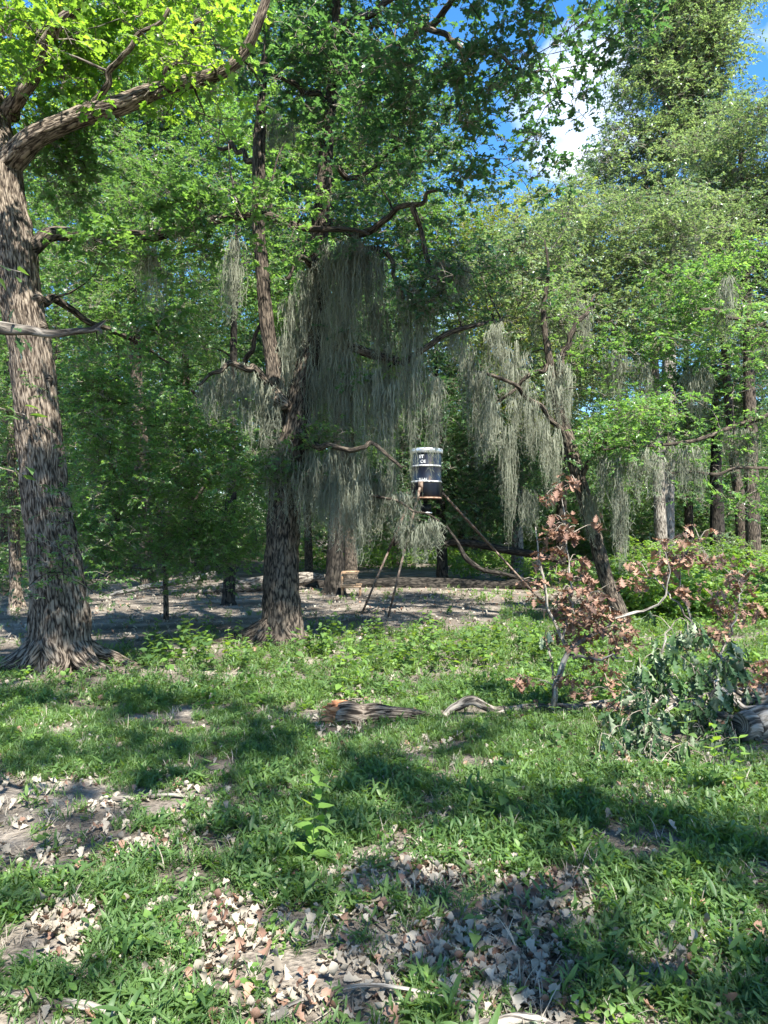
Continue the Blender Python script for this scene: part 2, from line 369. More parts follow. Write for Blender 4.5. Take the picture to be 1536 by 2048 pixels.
_GN = {}
def gn_group(kind):
    if kind in _GN: return _GN[kind]
    g = bpy.data.node_groups.new('scatter_' + kind, 'GeometryNodeTree')
    g.interface.new_socket('Geometry', in_out='INPUT', socket_type='NodeSocketGeometry')
    g.interface.new_socket('Geometry', in_out='OUTPUT', socket_type='NodeSocketGeometry')
    N = g.nodes.new; L = g.links.new
    gi = N('NodeGroupInput'); go = N('NodeGroupOutput')
    m2p = N('GeometryNodeMeshToPoints')
    iop = N('GeometryNodeInstanceOnPoints'); iop.inputs['Pick Instance'].default_value = True
    ci = N('GeometryNodeCollectionInfo'); ci.inputs['Collection'].default_value = SRC[kind]; ci.inputs['Separate Children'].default_value = True
    def na(n, t):
        a = N('GeometryNodeInputNamedAttribute'); a.data_type = t; a.inputs['Name'].default_value = n; return a.outputs['Attribute']
    e = N('FunctionNodeEulerToRotation'); L(na('rot', 'FLOAT_VECTOR'), e.inputs[0])
    L(gi.outputs[0], m2p.inputs['Mesh']); L(m2p.outputs[0], iop.inputs['Points']); L(ci.outputs[0], iop.inputs['Instance'])
    L(e.outputs[0], iop.inputs['Rotation']); L(na('scl', 'FLOAT_VECTOR'), iop.inputs['Scale']); L(na('idx', 'INT'), iop.inputs['Instance Index'])
    L(iop.outputs[0], go.inputs[0]); _GN[kind] = g
    return g
def scatter(name, kind, pts, rot, scl, parent=None):
    n = len(pts)
    if np.ndim(scl) == 1: scl = np.repeat(scl[:, None], 3, 1)
    off = np.array(parent.location) if parent is not None else 0
    me = mesh_from(name, np.asarray(pts), attrs={'rot': ('FLOAT_VECTOR', np.asarray(rot, np.float32)), 'scl': ('FLOAT_VECTOR', np.asarray(scl, np.float32)),
                   'idx': ('INT', rng.integers(0, len(SRC[kind].objects), n).astype(np.int32))})
    o = link(name, me, parent)
    md = o.modifiers.new('scatter', 'NODES'); md.node_group = gn_group(kind)
    o['kind'] = 'stuff'
    return o

# ------------------------------------------------------------------ where the sun gets through
SUNNY = [  # ground patches the photograph shows in full sun: px, py, half width, half height
    (180, 1225, 330, 11), (780, 1222, 260, 14), (1000, 1185, 110, 22), (820, 1390, 260, 26), (700, 1330, 90, 14), (330, 1335, 100, 10),
    (140, 1560, 60, 30), (420, 1545, 110, 16), (640, 1345, 60, 20), (1140, 1460, 110, 22), (1300, 1530, 110, 40),
    (620, 1905, 200, 55), (400, 1840, 110, 34), (820, 1745, 110, 45), (1390, 1870, 150, 60), (700, 1700, 70, 20), (110, 1790, 120, 60), (1480, 1580, 70, 30),
    (200, 1740, 90, 30), (280, 1620, 70, 14), (560, 2000, 160, 40), (60, 2010, 90, 40), (1040, 1700, 60, 26), (1180, 1850, 40, 30),
    (1400, 1235, 240, 80), (870, 1130, 190, 26), (1060, 2000, 90, 40), (40, 1350, 60, 8), (220, 1345, 60, 8), (1000, 1300, 90, 18), (430, 1450, 60, 30)]
AIR = [(P(300, 820, 12), 1.0), (P(490, 880, 11), .8), (P(400, 850, 11.5), .9), (P(190, 810, 10.6), .6), (P(45, 600, 8.35), .95), (P(30, 530, 8.4), .85), (P(15, 400, 8.4), .6), (P(55, 680, 8.35), .7), (P(130, 250, 8.2), .3), (P(60, 290, 8.3), .3),
       (P(545, 740, 11), .3), (P(565, 800, 11), .25), (P(540, 690, 11), .25), (P(510, 770, 10.6), .3), (P(665, 940, 10.4), .25),
       (P(1070, 880, 11.5), .3), (P(1230, 940, 10.5), .3), (P(100, 60, 7.6), 1.1), (P(280, 60, 7.6), 1.0), (P(20, 140, 7.6), .9), (P(400, 90, 7.8), .5),
       (P(855, 890, 14), .45), (P(1300, 820, 12), .9), (P(1450, 700, 12), .9), (P(1180, 1250, 6.6), .35), (P(1120, 1080, 6.6), .3), (P(940, 760, 11), .3)]
def sunny_keep(X, strength=0.93, ground_too=True):
    """False for sprigs that would shade one of the sunlit places"""
    X = np.asarray(X); t = X[:, 2] / SUN[2]
    Gd = X - SUN[None, :] * t[:, None]
    ok = np.ones(len(X), bool); r = rng.random(len(X))
    vis = Gd[:, 1] > 1.5
    px, py = pix(Gd)
    wob = 0.75 + 0.7 * fbm(Gd[:, 0] * 3, Gd[:, 1] * 3, 7, 2)
    for a, b, c, d in (SUNNY if ground_too else []):
        ins = vis & (((px - a) / c) ** 2 + ((py - b) / d) ** 2 < wob)
        ok &= ~(ins & (r < strength))
    fl = fbm(Gd[:, 0] * 3.6 + 40, Gd[:, 1] * 2.6 + 11, 3, 3)
    if ground_too: ok &= ~((Gd[:, 1] > 1) & (Gd[:, 1] < 24) & (fl > .53) & (r < strength * .95))
    for p, rad in AIR:
        q = X - p; s = q @ SUN
        dist = np.linalg.norm(q - s[:, None] * SUN[None, :], axis=1)
        ok &= ~((s > 0.7) & (dist < rad) & (r < min(1.0, strength + .2)))
    return ok

# ------------------------------------------------------------------ trees
def bark_shape(amp=0.05, flare=None, ridges=0, seed=0, lumps=0.0):
    def f(R, a, s, pts):
        n = 1 + amp * 2 * (fbm(np.cos(a) * 2.2 + seed, np.sin(a) * 2.2, s * 1.6, 3) - 0.5)
        if ridges:
            k = np.maximum(R, .02)
            g = fbm(np.cos(a) * ridges * 0.5 + seed + 3, np.sin(a) * ridges * 0.5, s * 3.0, 2)
            n = n + 0.10 * (np.abs(g - 0.5) * 4 - 0.6)
        if flare:
            h, q, seed2 = flare
            e = np.exp(-s / h); lob = 0.5 + 0.5 * np.cos(a * 5 + seed2) * 0.9 + 0.35 * np.cos(a * 3 + seed2 * 2)
            n = n + q * e * (0.45 + lob)
            n = n + 0.09 * np.exp(-s / (h * 3.5)) * np.cos(a * 5 + seed2)
        return R * n
    return f
def stem(rows, n):
    """rows of (px, py, d, r in photo pixels) -> points and radii"""
    X = np.array([[*P(a, b, d), r * d / FPX] for a, b, d, r in rows])
    X = spline(X, n); return X[:, :3], np.maximum(X[:, 3], 0.004)
def wiggle(p, amp, f=1.5, seed=0):
    s = np.arange(len(p)) / len(p) * f * 6
    o = np.stack([vnoise(s, seed, 1), vnoise(s, seed, 9), vnoise(s, seed, 17)], 1) - 0.5
    o *= np.minimum(1, np.arange(len(p)) / 3)[:, None]
    return p + o * amp * 2
SKEL = {}
def clumps_in(blobs, n, shell=0.55):
    vol = np.array([b[3] * b[4] * b[5] for b in blobs]) ** 0.7; k = rng.choice(len(blobs), n, p=vol / vol.sum())
    C = np.zeros((n, 3))
    for i in range(n):
        a, b, d, rx, rz, ry = blobs[k[i]][:6]
        v = rng.normal(size=3); v /= np.linalg.norm(v); r = rng.random() ** (1 / 3) * (1 - shell) + shell * rng.random() ** 0.15
        C[i] = P(a, b, d) + v * r * np.array([rx, ry, rz])
    return C
def foliage(tree, kind, blobs, nclump, per, sig=0.34, scale=1.0, skel=None, matb='bark_dark', twr=0.022, keep=True, strength=0.93, name='crown', branches=True, flat=0.7, ground_too=True):
    C = clumps_in(blobs, nclump)
    C = C[C[:, 2] > 0.3]
    if keep: C = C[sunny_keep(C, strength * 0.6, ground_too) | (rng.random(len(C)) < 0.15)]
    if branches and skel is not None and len(skel):
        mb = MB(); K = np.array(skel)
        order = np.argsort(np.min(np.linalg.norm(C[:, None] - K[None, :, :3], axis=2), axis=1))
        for ci in order:
            c = C[ci]; dd = np.linalg.norm(K[:, :3] - c, axis=1) + 0.6 * np.maximum(0, K[:, 2] - c[2])
            j = int(np.argmin(dd)); a = K[j, :3]; l = np.linalg.norm(c - a)
            if l < 0.15 or l > 6: continue
            mid = (a + c) / 2 + np.array([0, 0, 0.12 * l]) + rng.normal(size=3) * 0.08 * l
            ns = max(4, min(9, int(l / 0.25))); pts = wiggle(spline([a, mid, c], ns), 0.05 * l ** 0.5, 1.5, ci)
            r0 = min(K[j, 3] * 0.6, twr * (0.5 + 0.45 * l)); r0 = max(r0, 0.006)
            rad = np.linspace(r0, 0.005, ns); tube(mb, pts, rad, 4 if r0 < 0.02 else 6, 0, cap=False)
            K = np.vstack([K, np.column_stack([pts[1:], rad[1:]])[::2]])
        if mb.n:
            o = mb.build('branches', M[matb], tree); o['kind'] = 'stuff'
    X = np.repeat(C, per, 0) + rng.normal(size=(len(C) * per, 3)) * np.array([sig, sig, sig * flat])
    if keep: X = X[sunny_keep(X, strength, ground_too)]
    X = X[X[:, 2] > 0.15]
    n = len(X)
    rot = np.stack([rng.uniform(-0.5, 0.5, n), rng.uniform(-0.5, 0.5, n), rng.uniform(0, 6.28, n)], 1)
    scatter(name, kind, X, rot, rng.uniform(0.7, 1.25, n) * scale, tree)
    return C

def tree(label, base, stems, limbs, bark, group=None, name='oak_tree', cat='tree', sides=20, ridges=0, flare=None, seg=26):
    """stems/limbs: rows of (px, py, d, r px); the first stem is the trunk from the ground"""
    t = thing(name, label, cat, base, group)
    K = []
    for i, rows in enumerate(stems):
        n = seg if i == 0 else max(10, seg // 2); pts, rad = stem(rows, n); pts = wiggle(pts, 0.02, 2, i)
        mb = MB(); tube(mb, pts, rad, sides, 0, bark_shape(0.06, flare if i == 0 else None, ridges, seed=i * 3 + base[0]))
        mb.build('trunk', M[bark], t); K += [(*p, r) for p, r in zip(pts[n // 4:], rad[n // 4:])]
    for i, rows in enumerate(limbs):
        n = 40; pts, rad = stem(rows, n); pts = wiggle(pts, 0.06, 1.3, i + 20)
        mb = MB(); tube(mb, pts, rad, max(7, sides // 2), 0, bark_shape(0.16, None, 5, seed=i))
        mb.build('limb', M['bark_dark' if bark == 'bark_left' and i in (1, 2) else bark], t); K += [(*p, r) for p, r in zip(pts[1:], rad[1:])]  # left oak's second and third limbs: shade put in as darker bark
    return t, K

# ------------------------------------------------------------------ ground
def build_ground():
    xs = np.concatenate([-np.geomspace(400, 16, 26), np.arange(-15.5, 15.6, 0.16), np.geomspace(16, 400, 26)])
    ys = np.concatenate([-np.geomspace(300, 12, 16), np.arange(-11, 1.6, 0.6), np.arange(1.7, 20, 0.12), np.geomspace(20.2, 600, 70)])
    X, Y = np.meshgrid(xs, ys); Z = G(X, Y)
    n, m = X.shape
    i, j = np.meshgrid(np.arange(n - 1), np.arange(m - 1), indexing='ij'); k = (i * m + j).ravel()
    me = mesh_from('ground', np.stack([X.ravel(), Y.ravel(), Z.ravel()], 1), np.stack([k, k + 1, k + m + 1, k + m], 1))
    mt, t = newmat('dirt'); N = t.nodes.new; L = t.links.new
    ge = N('ShaderNodeNewGeometry')
    n1 = N('ShaderNodeTexNoise'); n1.inputs['Scale'].default_value = 1.3; n1.inputs['Detail'].default_value = 8; L(ge.outputs['Position'], n1.inputs['Vector'])
    n2 = N('ShaderNodeTexNoise'); n2.inputs['Scale'].default_value = 38; n2.inputs['Detail'].default_value = 6; L(ge.outputs['Position'], n2.inputs['Vector'])
    v = N('ShaderNodeTexVoronoi'); v.feature = 'DISTANCE_TO_EDGE'; v.inputs['Scale'].default_value = 9; 
    wv = N('ShaderNodeVectorMath'); wv.operation = 'MULTIPLY_ADD'; wv.inputs[1].default_value = (0.12, 0.12, 0.12)
    L(n1.outputs['Color'], wv.inputs[0]); L(ge.outputs['Position'], wv.inputs[2]); L(wv.outputs[0], v.inputs['Vector'])
    r1 = ramp(t, [(0.3, (0.075, 0.062, 0.05)), (0.5, (0.15, 0.132, 0.112)), (0.72, (0.28, 0.25, 0.215))]); L(n1.outputs['Fac'], r1.inputs['Fac'])
    r2 = ramp(t, [(0.3, (0.45, 0.43, 0.42)), (0.62, (1.15, 1.13, 1.1))]); L(n2.outputs['Fac'], r2.inputs['Fac'])
    mx = N('ShaderNodeMixRGB'); mx.blend_type = 'MULTIPLY'; mx.inputs['Fac'].default_value = 0.85; L(r1.outputs['Color'], mx.inputs['Color1']); L(r2.outputs['Color'], mx.inputs['Color2'])
    rc = ramp(t, [(0.0, (0.45, 0.43, 0.42)), (0.05, (1, 1, 1))]); L(v.outputs['Distance'], rc.inputs['Fac'])
    m2 = N('ShaderNodeMixRGB'); m2.blend_type = 'MULTIPLY'; m2.inputs['Fac'].default_value = 0.12; L(mx.outputs[0], m2.inputs['Color1']); L(rc.outputs['Color'], m2.inputs['Color2'])
    ah = N('ShaderNodeMath'); ah.operation = 'ADD'; L(n2.outputs['Fac'], ah.inputs[0]); L(rc.outputs['Color'], ah.inputs[1])
    bp = N('ShaderNodeBump'); bp.inputs['Strength'].default_value = 1; bp.inputs['Distance'].default_value = 0.03; L(n2.outputs[0], bp.inputs['Height'])
    pr = N('ShaderNodeBsdfPrincipled'); pr.inputs['Roughness'].default_value = 0.95; pr.inputs['Specular IOR Level'].default_value = 0.1
    L(m2.outputs[0], pr.inputs['Base Color']); L(bp.outputs[0], pr.inputs['Normal'])
    o = N('ShaderNodeOutputMaterial'); L(pr.outputs[0], o.inputs['Surface'])
    me.materials.append(mt)
    return tag(link('ground', me), kind='structure')
ground = build_ground()

def roots(t, c, dirs, r0, bark, g=0.0):
    for k, (ang, ln, rr) in enumerate(dirs):
        n = 12; s = np.linspace(0, 1, n); a = math.radians(ang)
        wob = (vnoise(s * 3, k, 5) - 0.5) * 0.5
        x = c[0] + np.cos(a + wob) * (r0 * 0.55 + s * ln); y = c[1] + np.sin(a + wob) * (r0 * 0.55 + s * ln)
        z = G(x, y) + (0.34 * r0 / 0.4) * (1 - s) ** 2.2 + 0.02 * np.sin(s * 9 + k) * (1 - s) - 0.045 * s
        mb = MB(); tube(mb, np.stack([x, y, z], 1), rr * (1 - 0.75 * s), 10, 0, bark_shape(0.15, seed=k))
        mb.build('root', M[bark], t)

# --- the big left oak
b1 = GP(118, 1338)
D1 = b1[1]
t1, K1 = tree('massive furrowed oak at the left edge, sunlit high up, one heavy limb reaching right', b1,
    [[(118, 1352, D1, 58.3), (120, 1300, D1, 56.4), (120, 1240, D1, 55.5), (118, 1190, D1, 53.6), (106, 1100, D1, 47.0), (91, 1000, D1, 44.2), (82, 900, D1, 42.3), (72, 800, D1, 41.4),
      (64, 735, D1, 41.4), (56, 680, D1, 40.4), (44, 600, D1, 40.4), (28, 500, D1, 41.4), (10, 410, D1, 39.5), (2, 330, D1, 37.6), (-22, 220, D1 + .1, 32.0), (-55, 60, D1 + .3, 26.3), (-60, -200, D1 + .6, 20.7), (-40, -520, D1 + .8, 11.3)]],
    [[(0, 340, D1, 30), (40, 300, D1 - .1, 25), (80, 272, D1 - .2, 22), (130, 245, D1 - .3, 20), (180, 224, D1 - .4, 20), (235, 205, D1 - .5, 19), (300, 180, D1 - .5, 17), (350, 166, D1 - .6, 14), (410, 150, D1 - .6, 14), (452, 136, D1 - .7, 12), (480, 95, D1 - .7, 11), (505, 45, D1 - .8, 10), (525, 0, D1 - .8, 9), (545, -80, D1 - .8, 7)],
     [(55, 500, D1, 16), (110, 478, D1 + .2, 14), (190, 479, D1 + .4, 12), (270, 472, D1 + .5, 12), (340, 458, D1 + .6, 11), (420, 436, D1 + .7, 10), (520, 428, D1 + .7, 9), (600, 446, D1 + .8, 7), (680, 462, D1 + .9, 5), (740, 470, D1 + .9, 3)],
     [(80, 600, D1 + .1, 10), (130, 618, D1 + .8, 7), (200, 660, D1 + 1.2, 5), (280, 685, D1 + 1.6, 4), (340, 730, D1 + 2, 2)],
     [(20, 235, D1 + .1, 18), (60, 150, D1 - .3, 14), (110, 60, D1 - .6, 12), (170, -30, D1 - .8, 9), (250, -140, D1 - 1, 6)],
     [(170, 226, D1 - .4, 8), (220, 160, D1 - .6, 6), (260, 90, D1 - .8, 5), (330, 20, D1 - 1, 4)],
     [(300, 180, D1 - .5, 7), (360, 110, D1 - .7, 5), (400, 40, D1 - 1, 4)],
     [(-30, 200, D1, 24), (-200, 80, D1 - .8, 18), (-400, -40, D1 - 1.5, 12)]],
    'bark_left', sides=90, ridges=26, flare=(0.22, 0.30, 0.7), seg=220)
roots(t1, b1, [(-14, 0.85, .13), (-75, 0.45, .15), (-150, .8, .13), (20, .9, .11), (190, .8, .11), (-42, .75, .11), (-110, .5, .11), (120, .6, .1)], 0.38, 'bark_left')
for (a, b, r) in ((86, 598, 11), (94, 654, 10), (20, 430, 20), (104, 760, 12)):   # knots where limbs broke off
    mb = MB(); p = P(a - 16, b, D1 - 0.04); q = P(a - 1, b - 2, D1 - 0.1); rr = r * D1 / FPX
    tube(mb, spline([p, (p + q) / 2, q], 5), np.array([1.5, 1.3, 1.0, .7, .35]) * rr, 12, 0, bark_shape(.25, seed=a)); mb.build('knot', M['bark_left'], t1)
def W(x, y, z, a, b, c):
    px, py = pix(np.array([[x, y, z]])); return (px[0], py[0], y, a, b, c)
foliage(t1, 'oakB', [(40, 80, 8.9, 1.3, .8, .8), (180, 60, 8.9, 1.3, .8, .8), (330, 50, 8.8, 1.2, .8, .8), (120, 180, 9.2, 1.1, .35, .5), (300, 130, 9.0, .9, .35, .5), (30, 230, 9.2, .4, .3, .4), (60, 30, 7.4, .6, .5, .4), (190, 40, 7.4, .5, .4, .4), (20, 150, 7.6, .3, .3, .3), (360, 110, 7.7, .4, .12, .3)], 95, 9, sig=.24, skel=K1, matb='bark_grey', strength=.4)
foliage(t1, 'oakL', [W(-2.4, 4.6, 8.0, 1.9, .8, 1.9), W(-2.3, 5.6, 8.6, 1.2, .5, 1.2)], 110, 11, sig=.3, skel=K1, matb='bark_grey', strength=.95, ground_too=False)  # out-of-view foliage added towards the sun to shade the lower trunk
foliage(t1, 'oakL', [(430, 60, 9.2, .9, .8, .8), (430, 220, 9.6, .7, .5, .6),
     (160, -300, 9.6, 2.2, .8, 1.4)], 48, 9, sig=.26, skel=K1, matb='bark_grey', strength=.8)
foliage(t1, 'oakL', [(300, 300, 9.6, 1.3, .5, .8), (480, 230, 9, .7, .6, .8), (250, 500, 9.0, 1.2, .4, .5), (300, 440, 9, 1.0, .3, .5), (400, 400, 9.2, .9, .3, .5), (130, 400, 9.4, .5, .6, .5)], 62, 7, sig=.26, skel=K1, strength=.7, name='crown')
foliage(t1, 'oakL', [(300, 450, 8.8, .8, .25, .3), (180, 470, 8.6, .6, .25, .3), (420, 420, 8.9, .6, .3, .3), (270, 680, 9.8, .6, .2, .4), (560, 450, 9.3, .5, .25, .3)], 34, 7, sig=.2, skel=K1, strength=.5)
foliage(t1, 'smallM', [(95, 1120, 8.2, .38, .25, .25), (120, 1175, 8.2, .5, .22, .2), (110, 800, 8.2, .3, .2, .2), (150, 1000, 8.3, .2, .3, .2), (95, 900, 8.2, .3, .1, .2)], 13, 3, sig=.13, skel=K1, scale=.62, strength=.3, name='shoots', twr=.008)

# --- the central oak with two stems
b2 = GP(563, 1284); D2 = b2[1]
t2, K2 = tree('dark two-stemmed live oak in the centre, draped in long grey moss', b2,
    [[(566, 1296, D2, 40), (564, 1240, D2, 38), (562, 1180, D2, 36), (566, 1100, D2, 33), (570, 1000, D2, 33), (576, 920, D2, 36), (588, 860, D2, 32), (602, 790, D2, 27), (618, 720, D2, 24), (632, 640, D2, 20), (640, 550, D2, 18), (641, 450, D2, 17), (646, 380, D2, 16), (653, 300, D2, 14), (660, 220, D2, 12), (668, 130, D2, 10), (673, 40, D2, 9), (676, -80, D2, 7), (680, -260, D2, 4)],
     [(572, 930, D2, 26), (560, 870, D2, 25), (552, 800, D2, 22), (547, 740, D2, 17), (536, 680, D2, 15), (527, 600, D2, 14), (521, 500, D2, 13), (518, 400, D2, 13), (517, 300, D2, 13), (522, 220, D2, 10), (530, 120, D2, 7), (540, 20, D2, 4)]],
    [[(664, 170, D2, 9), (720, 125, D2 - .5, 9), (780, 98, D2 - 1, 8), (850, 50, D2 - 1.5, 7), (910, -10, D2 - 2, 6)],
     [(660, 210, D2, 7), (620, 186, D2 - .2, 6), (565, 155, D2 - .4, 5), (515, 130, D2 - .6, 4)],
     [(640, 440, D2, 9), (700, 470, D2 - .5, 8), (760, 450, D2 - .9, 6), (830, 405, D2 - 1.3, 5), (880, 385, D2 - 1.5, 3)],
     [(828, 410, D2 - 1.3, 6), (838, 450, D2 - 1.2, 5), (852, 510, D2 - 1.1, 5), (870, 550, D2 - 1.1, 4), (905, 570, D2 - 1.2, 3)],
     [(640, 560, D2, 8), (700, 520, D2 - .3, 6), (760, 500, D2 - .5, 5), (790, 540, D2 - .6, 4), (800, 600, D2 - .6, 3)],
     [(625, 700, D2, 12), (680, 690, D2 - .2, 9), (740, 712, D2 - .4, 9), (800, 722, D2 - .6, 8), (850, 690, D2 - .7, 6), (920, 660, D2 - .7, 5), (1000, 640, D2 - .5, 3)],
     [(596, 860, D2, 9), (630, 890, D2 - .5, 7), (690, 895, D2 - .8, 5), (740, 890, D2 - .9, 4), (800, 930, D2 - .9, 3)],
     [(552, 790, D2, 9), (515, 745, D2 - .4, 7), (470, 733, D2 - .6, 5), (425, 745, D2 - .8, 4), (400, 765, D2 - .9, 2)],
     [(640, 540, D2, 7), (600, 520, D2 - .3, 5), (575, 560, D2 - .4, 3)],
     [(650, 340, D2, 6), (700, 350, D2 + .2, 5), (740, 340, D2 + .3, 4), (800, 300, D2, 3)],
     [(590, 960, D2 - .1, 6), (650, 975, D2 - .2, 4), (740, 985, D2 - .3, 3), (820, 1015, D2 - .4, 2), (880, 1040, D2 - .4, 1.5)],
     [(672, 60, D2, 7), (760, 10, D2 - .6, 6), (860, -50, D2 - 1, 5), (1000, -70, D2 - 1.6, 4)],
     [(850, 50, D2 - 1.5, 6), (930, 90, D2 - 1.8, 5), (1000, 120, D2 - 2, 4), (1080, 140, D2 - 2.2, 3)],
     [(518, 340, D2, 6), (480, 300, D2 + .3, 5), (430, 290, D2 + .5, 3)]],
    'bark_dark', sides=64, ridges=18, flare=(0.22, 0.28, 2.0), seg=180)
roots(t2, b2, [(195, 1.1, .15), (215, .7, .13), (-60, .5, .11), (-110, .5, .11), (-10, .5, .1), (150, .8, .1), (80, .5, .1)], 0.32, 'bark_dark')
mb = MB(); tube(mb, spline([P(548, 790, D2 - .15), P(566, 806, D2 - .3), P(578, 812, D2 - .36)], 5), np.array([.12, .11, .1, .085, .03]), 12, 0, bark_shape(.2)); mb.build('knot', M['bark_left'], t2)
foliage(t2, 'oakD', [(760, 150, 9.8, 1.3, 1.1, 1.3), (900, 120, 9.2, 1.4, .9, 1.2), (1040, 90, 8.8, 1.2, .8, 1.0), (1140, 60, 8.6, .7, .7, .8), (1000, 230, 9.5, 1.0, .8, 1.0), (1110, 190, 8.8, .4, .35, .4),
     (640, 60, 11, 1.2, .9, 1.2), (560, 180, 11, .9, .9, 1.0), (900, 330, 10, 1.4, .8, .9), (1040, 400, 10.4, .7, .7, .8), (960, 440, 10.5, .8, .5, .8), (700, 330, 11.3, 1.0, .9, .9), (800, 250, 10.5, 1.0, .8, .9),
     W(.4, 7.0, 9.2, 1.8, .6, 1.2), (900, -180, 10.5, 2.4, 1.0, 1.6), (620, -180, 11.5, 2.0, 1.0, 1.6)], 330, 10, sig=.27, skel=K2, strength=.8)  # the W blob is unseen foliage added to shade the central trunk
foliage(t2, 'oakD', [W(.5, 6.6, 8.6, 1.5, .5, 1.3), W(-.6, 6.4, 8.4, 1.2, .5, 1.0)], 75, 11, sig=.3, skel=K2, strength=.9, ground_too=False)  # more unseen foliage added overhead, keeps the central trunk in shade
foliage(t2, 'smallD', [(900, 570, 10, .75, .45, .5), (1000, 580, 10.4, .45, .6, .5), (960, 650, 10.6, .6, .35, .5), (730, 500, 10.6, .7, .35, .5), (560, 440, 11.4, .5, .4, .5), (640, 950, 10.8, .5, .3, .4), (760, 690, 10.9, .7, .3, .4), (590, 560, 11.4, .3, .5, .3)], 90, 6, sig=.2, skel=K2, strength=.6, scale=.85)
foliage(t2, 'smallM', [(560, 940, 10.6, .5, .18, .3), (740, 760, 10.6, .4, .3, .3), (640, 890, 10.6, .35, .15, .3)], 16, 4, sig=.14, skel=K2, strength=.3, scale=.75, name='shoots')

# --- leaning tree on the right
b3 = GP(1240, 1252); D3 = b3[1]
t3, K3 = tree('slender moss-hung tree leaning left behind the brown fallen branch', b3,
    [[(1246, 1262, D3, 17), (1238, 1225, D3, 15), (1215, 1160, D3, 14), (1192, 1080, D3, 14), (1176, 1020, D3, 14), (1158, 960, D3, 14), (1138, 890, D3, 13), (1122, 830, D3, 11), (1108, 770, D3, 10), (1096, 700, D3, 7), (1086, 620, D3, 5), (1098, 540, D3, 3), (1090, 480, D3, 1.5)]],
    [[(1108, 770, D3, 7), (1130, 700, D3, 6), (1160, 640, D3, 5), (1185, 590, D3 + .2, 2)],
     [(1130, 870, D3, 6), (1080, 820, D3 - .3, 5), (1030, 770, D3 - .5, 4), (960, 740, D3 - .8, 3), (930, 720, D3 - .9, 2)],
     [(1160, 960, D3, 6), (1190, 900, D3 - .3, 5), (1230, 880, D3 - .6, 4), (1290, 890, D3 - .9, 3)],
     [(1100, 730, D3, 5), (1050, 760, D3, 4), (1000, 800, D3 + .2, 3)]], 'bark_dark', sides=24, ridges=8, flare=(.12, .2, 1), seg=60)
foliage(t3, 'smallG', [(1010, 560, 14, 1.0, 1.0, 1.0), (1080, 480, 14, .8, .8, .8), (1100, 620, 14, 1.1, .7, .8), (1000, 700, 13.5, .8, .6, .8)], 110, 9, sig=.28, skel=K3, matb='bark_grey')
foliage(t3, 'smallM', [(1010, 860, 13.2, .8, .7, .7), (1080, 760, 13.2, .8, .5, .7), (1160, 760, 13, .6, .6, .6), (1240, 860, 12.6, .6, .4, .6), (1100, 640, 12.6, .7, .8, .4), (1150, 600, 12.6, .6, .5, .4)], 100, 6, sig=.25, skel=K3)

# --- trees around, each its own
def far_tree(label, base_px, base_py, top, r, lean, blobs, kind, nc, per, bark='bark_dark', limbs=(), name='tree', group=None, scale=1.0, sig=.4, extra=(), ridges=6, d=None, twr=.03, strength=.9):
    b = GP(base_px, base_py)
    D = b[1]
    mid = [(base_px + lean * .35, base_py + (top - base_py) * .33), (base_px + lean * .6, base_py + (top - base_py) * .66)]
    rows = [(base_px, base_py + 8, D, r * 1.25), (base_px + lean * .1, base_py - 40, D, r * 1.02), (mid[0][0], mid[0][1], D, r * .85), (mid[1][0], mid[1][1], D, r * .6), (base_px + lean, top, D, r * .25)]
    t, K = tree(label, b, [rows] + list(extra), list(limbs), bark, group, name=name, sides=16, ridges=ridges, flare=(.15, .35, base_px % 7), seg=30)
    if blobs: foliage(t, kind, blobs, nc, per, sig=sig, skel=K, matb=bark, scale=scale, twr=twr, strength=strength, keep=D < 17)
    return t, K
far_tree('pale sunlit trunk with a flared foot behind the big left oak', 34, 1212, 560, 12, -22, [(60, 620, 16, 1.6, 1.5, 1.2), (0, 400, 17, 1.6, 1.6, 1.5), (10, 900, 15.6, 1, 1.2, .7), (20, 760, 15.6, 1, 1.0, .7), (10, 1020, 15.6, .6, .5, .5)], 'smallM', 170, 9, 'bark_left')
far_tree('thin dark vine-wrapped stem between the two oaks', 457, 1212, 420, 12, 18, [(350, 640, 16.5, 1.5, 1.2, 1.4), (440, 480, 16.5, 1.4, 1.2, 1.4), (300, 420, 16.5, 1.6, 1.4, 1.4), (250, 560, 16.5, 1.2, 1.2, 1.2)], 'smallM', 190, 9, 'bark_black',
         limbs=[[(460, 900, 16.3, 6), (430, 840, 16, 5), (380, 780, 15.7, 3)], [(466, 760, 16.3, 6), (500, 700, 16, 5), (520, 640, 15.7, 3)]])
far_tree('broad-crowned tree filling the gap under the left oak\'s limb', 300, 1175, 250, 15, -60, [(180, 330, 21, 2.4, 1.8, 2), (330, 300, 21, 2.2, 1.8, 2), (460, 330, 21, 2, 1.8, 2), (150, 560, 21, 2.0, 2.0, 2), (220, 180, 21, 2.6, 1.8, 2), (420, 160, 21, 2, 1.5, 2), (560, 330, 21, 1.6, 1.8, 1.6), (560, 560, 21, 1.6, 1.6, 1.6), (260, 60, 22, 3, 1.6, 2), (520, 60, 22, 2.4, 1.8, 2), (700, 180, 22, 2, 2, 2)], 'smallB', 430, 10, sig=.45, scale=1.25)
far_tree('stout dark trunk immediately left of the wooden step stool', 668, 1186, 700, 18, 16, [(700, 620, 20, 1.6, 1.2, 1.4)], 'smallD', 60, 8, 'bark_black')
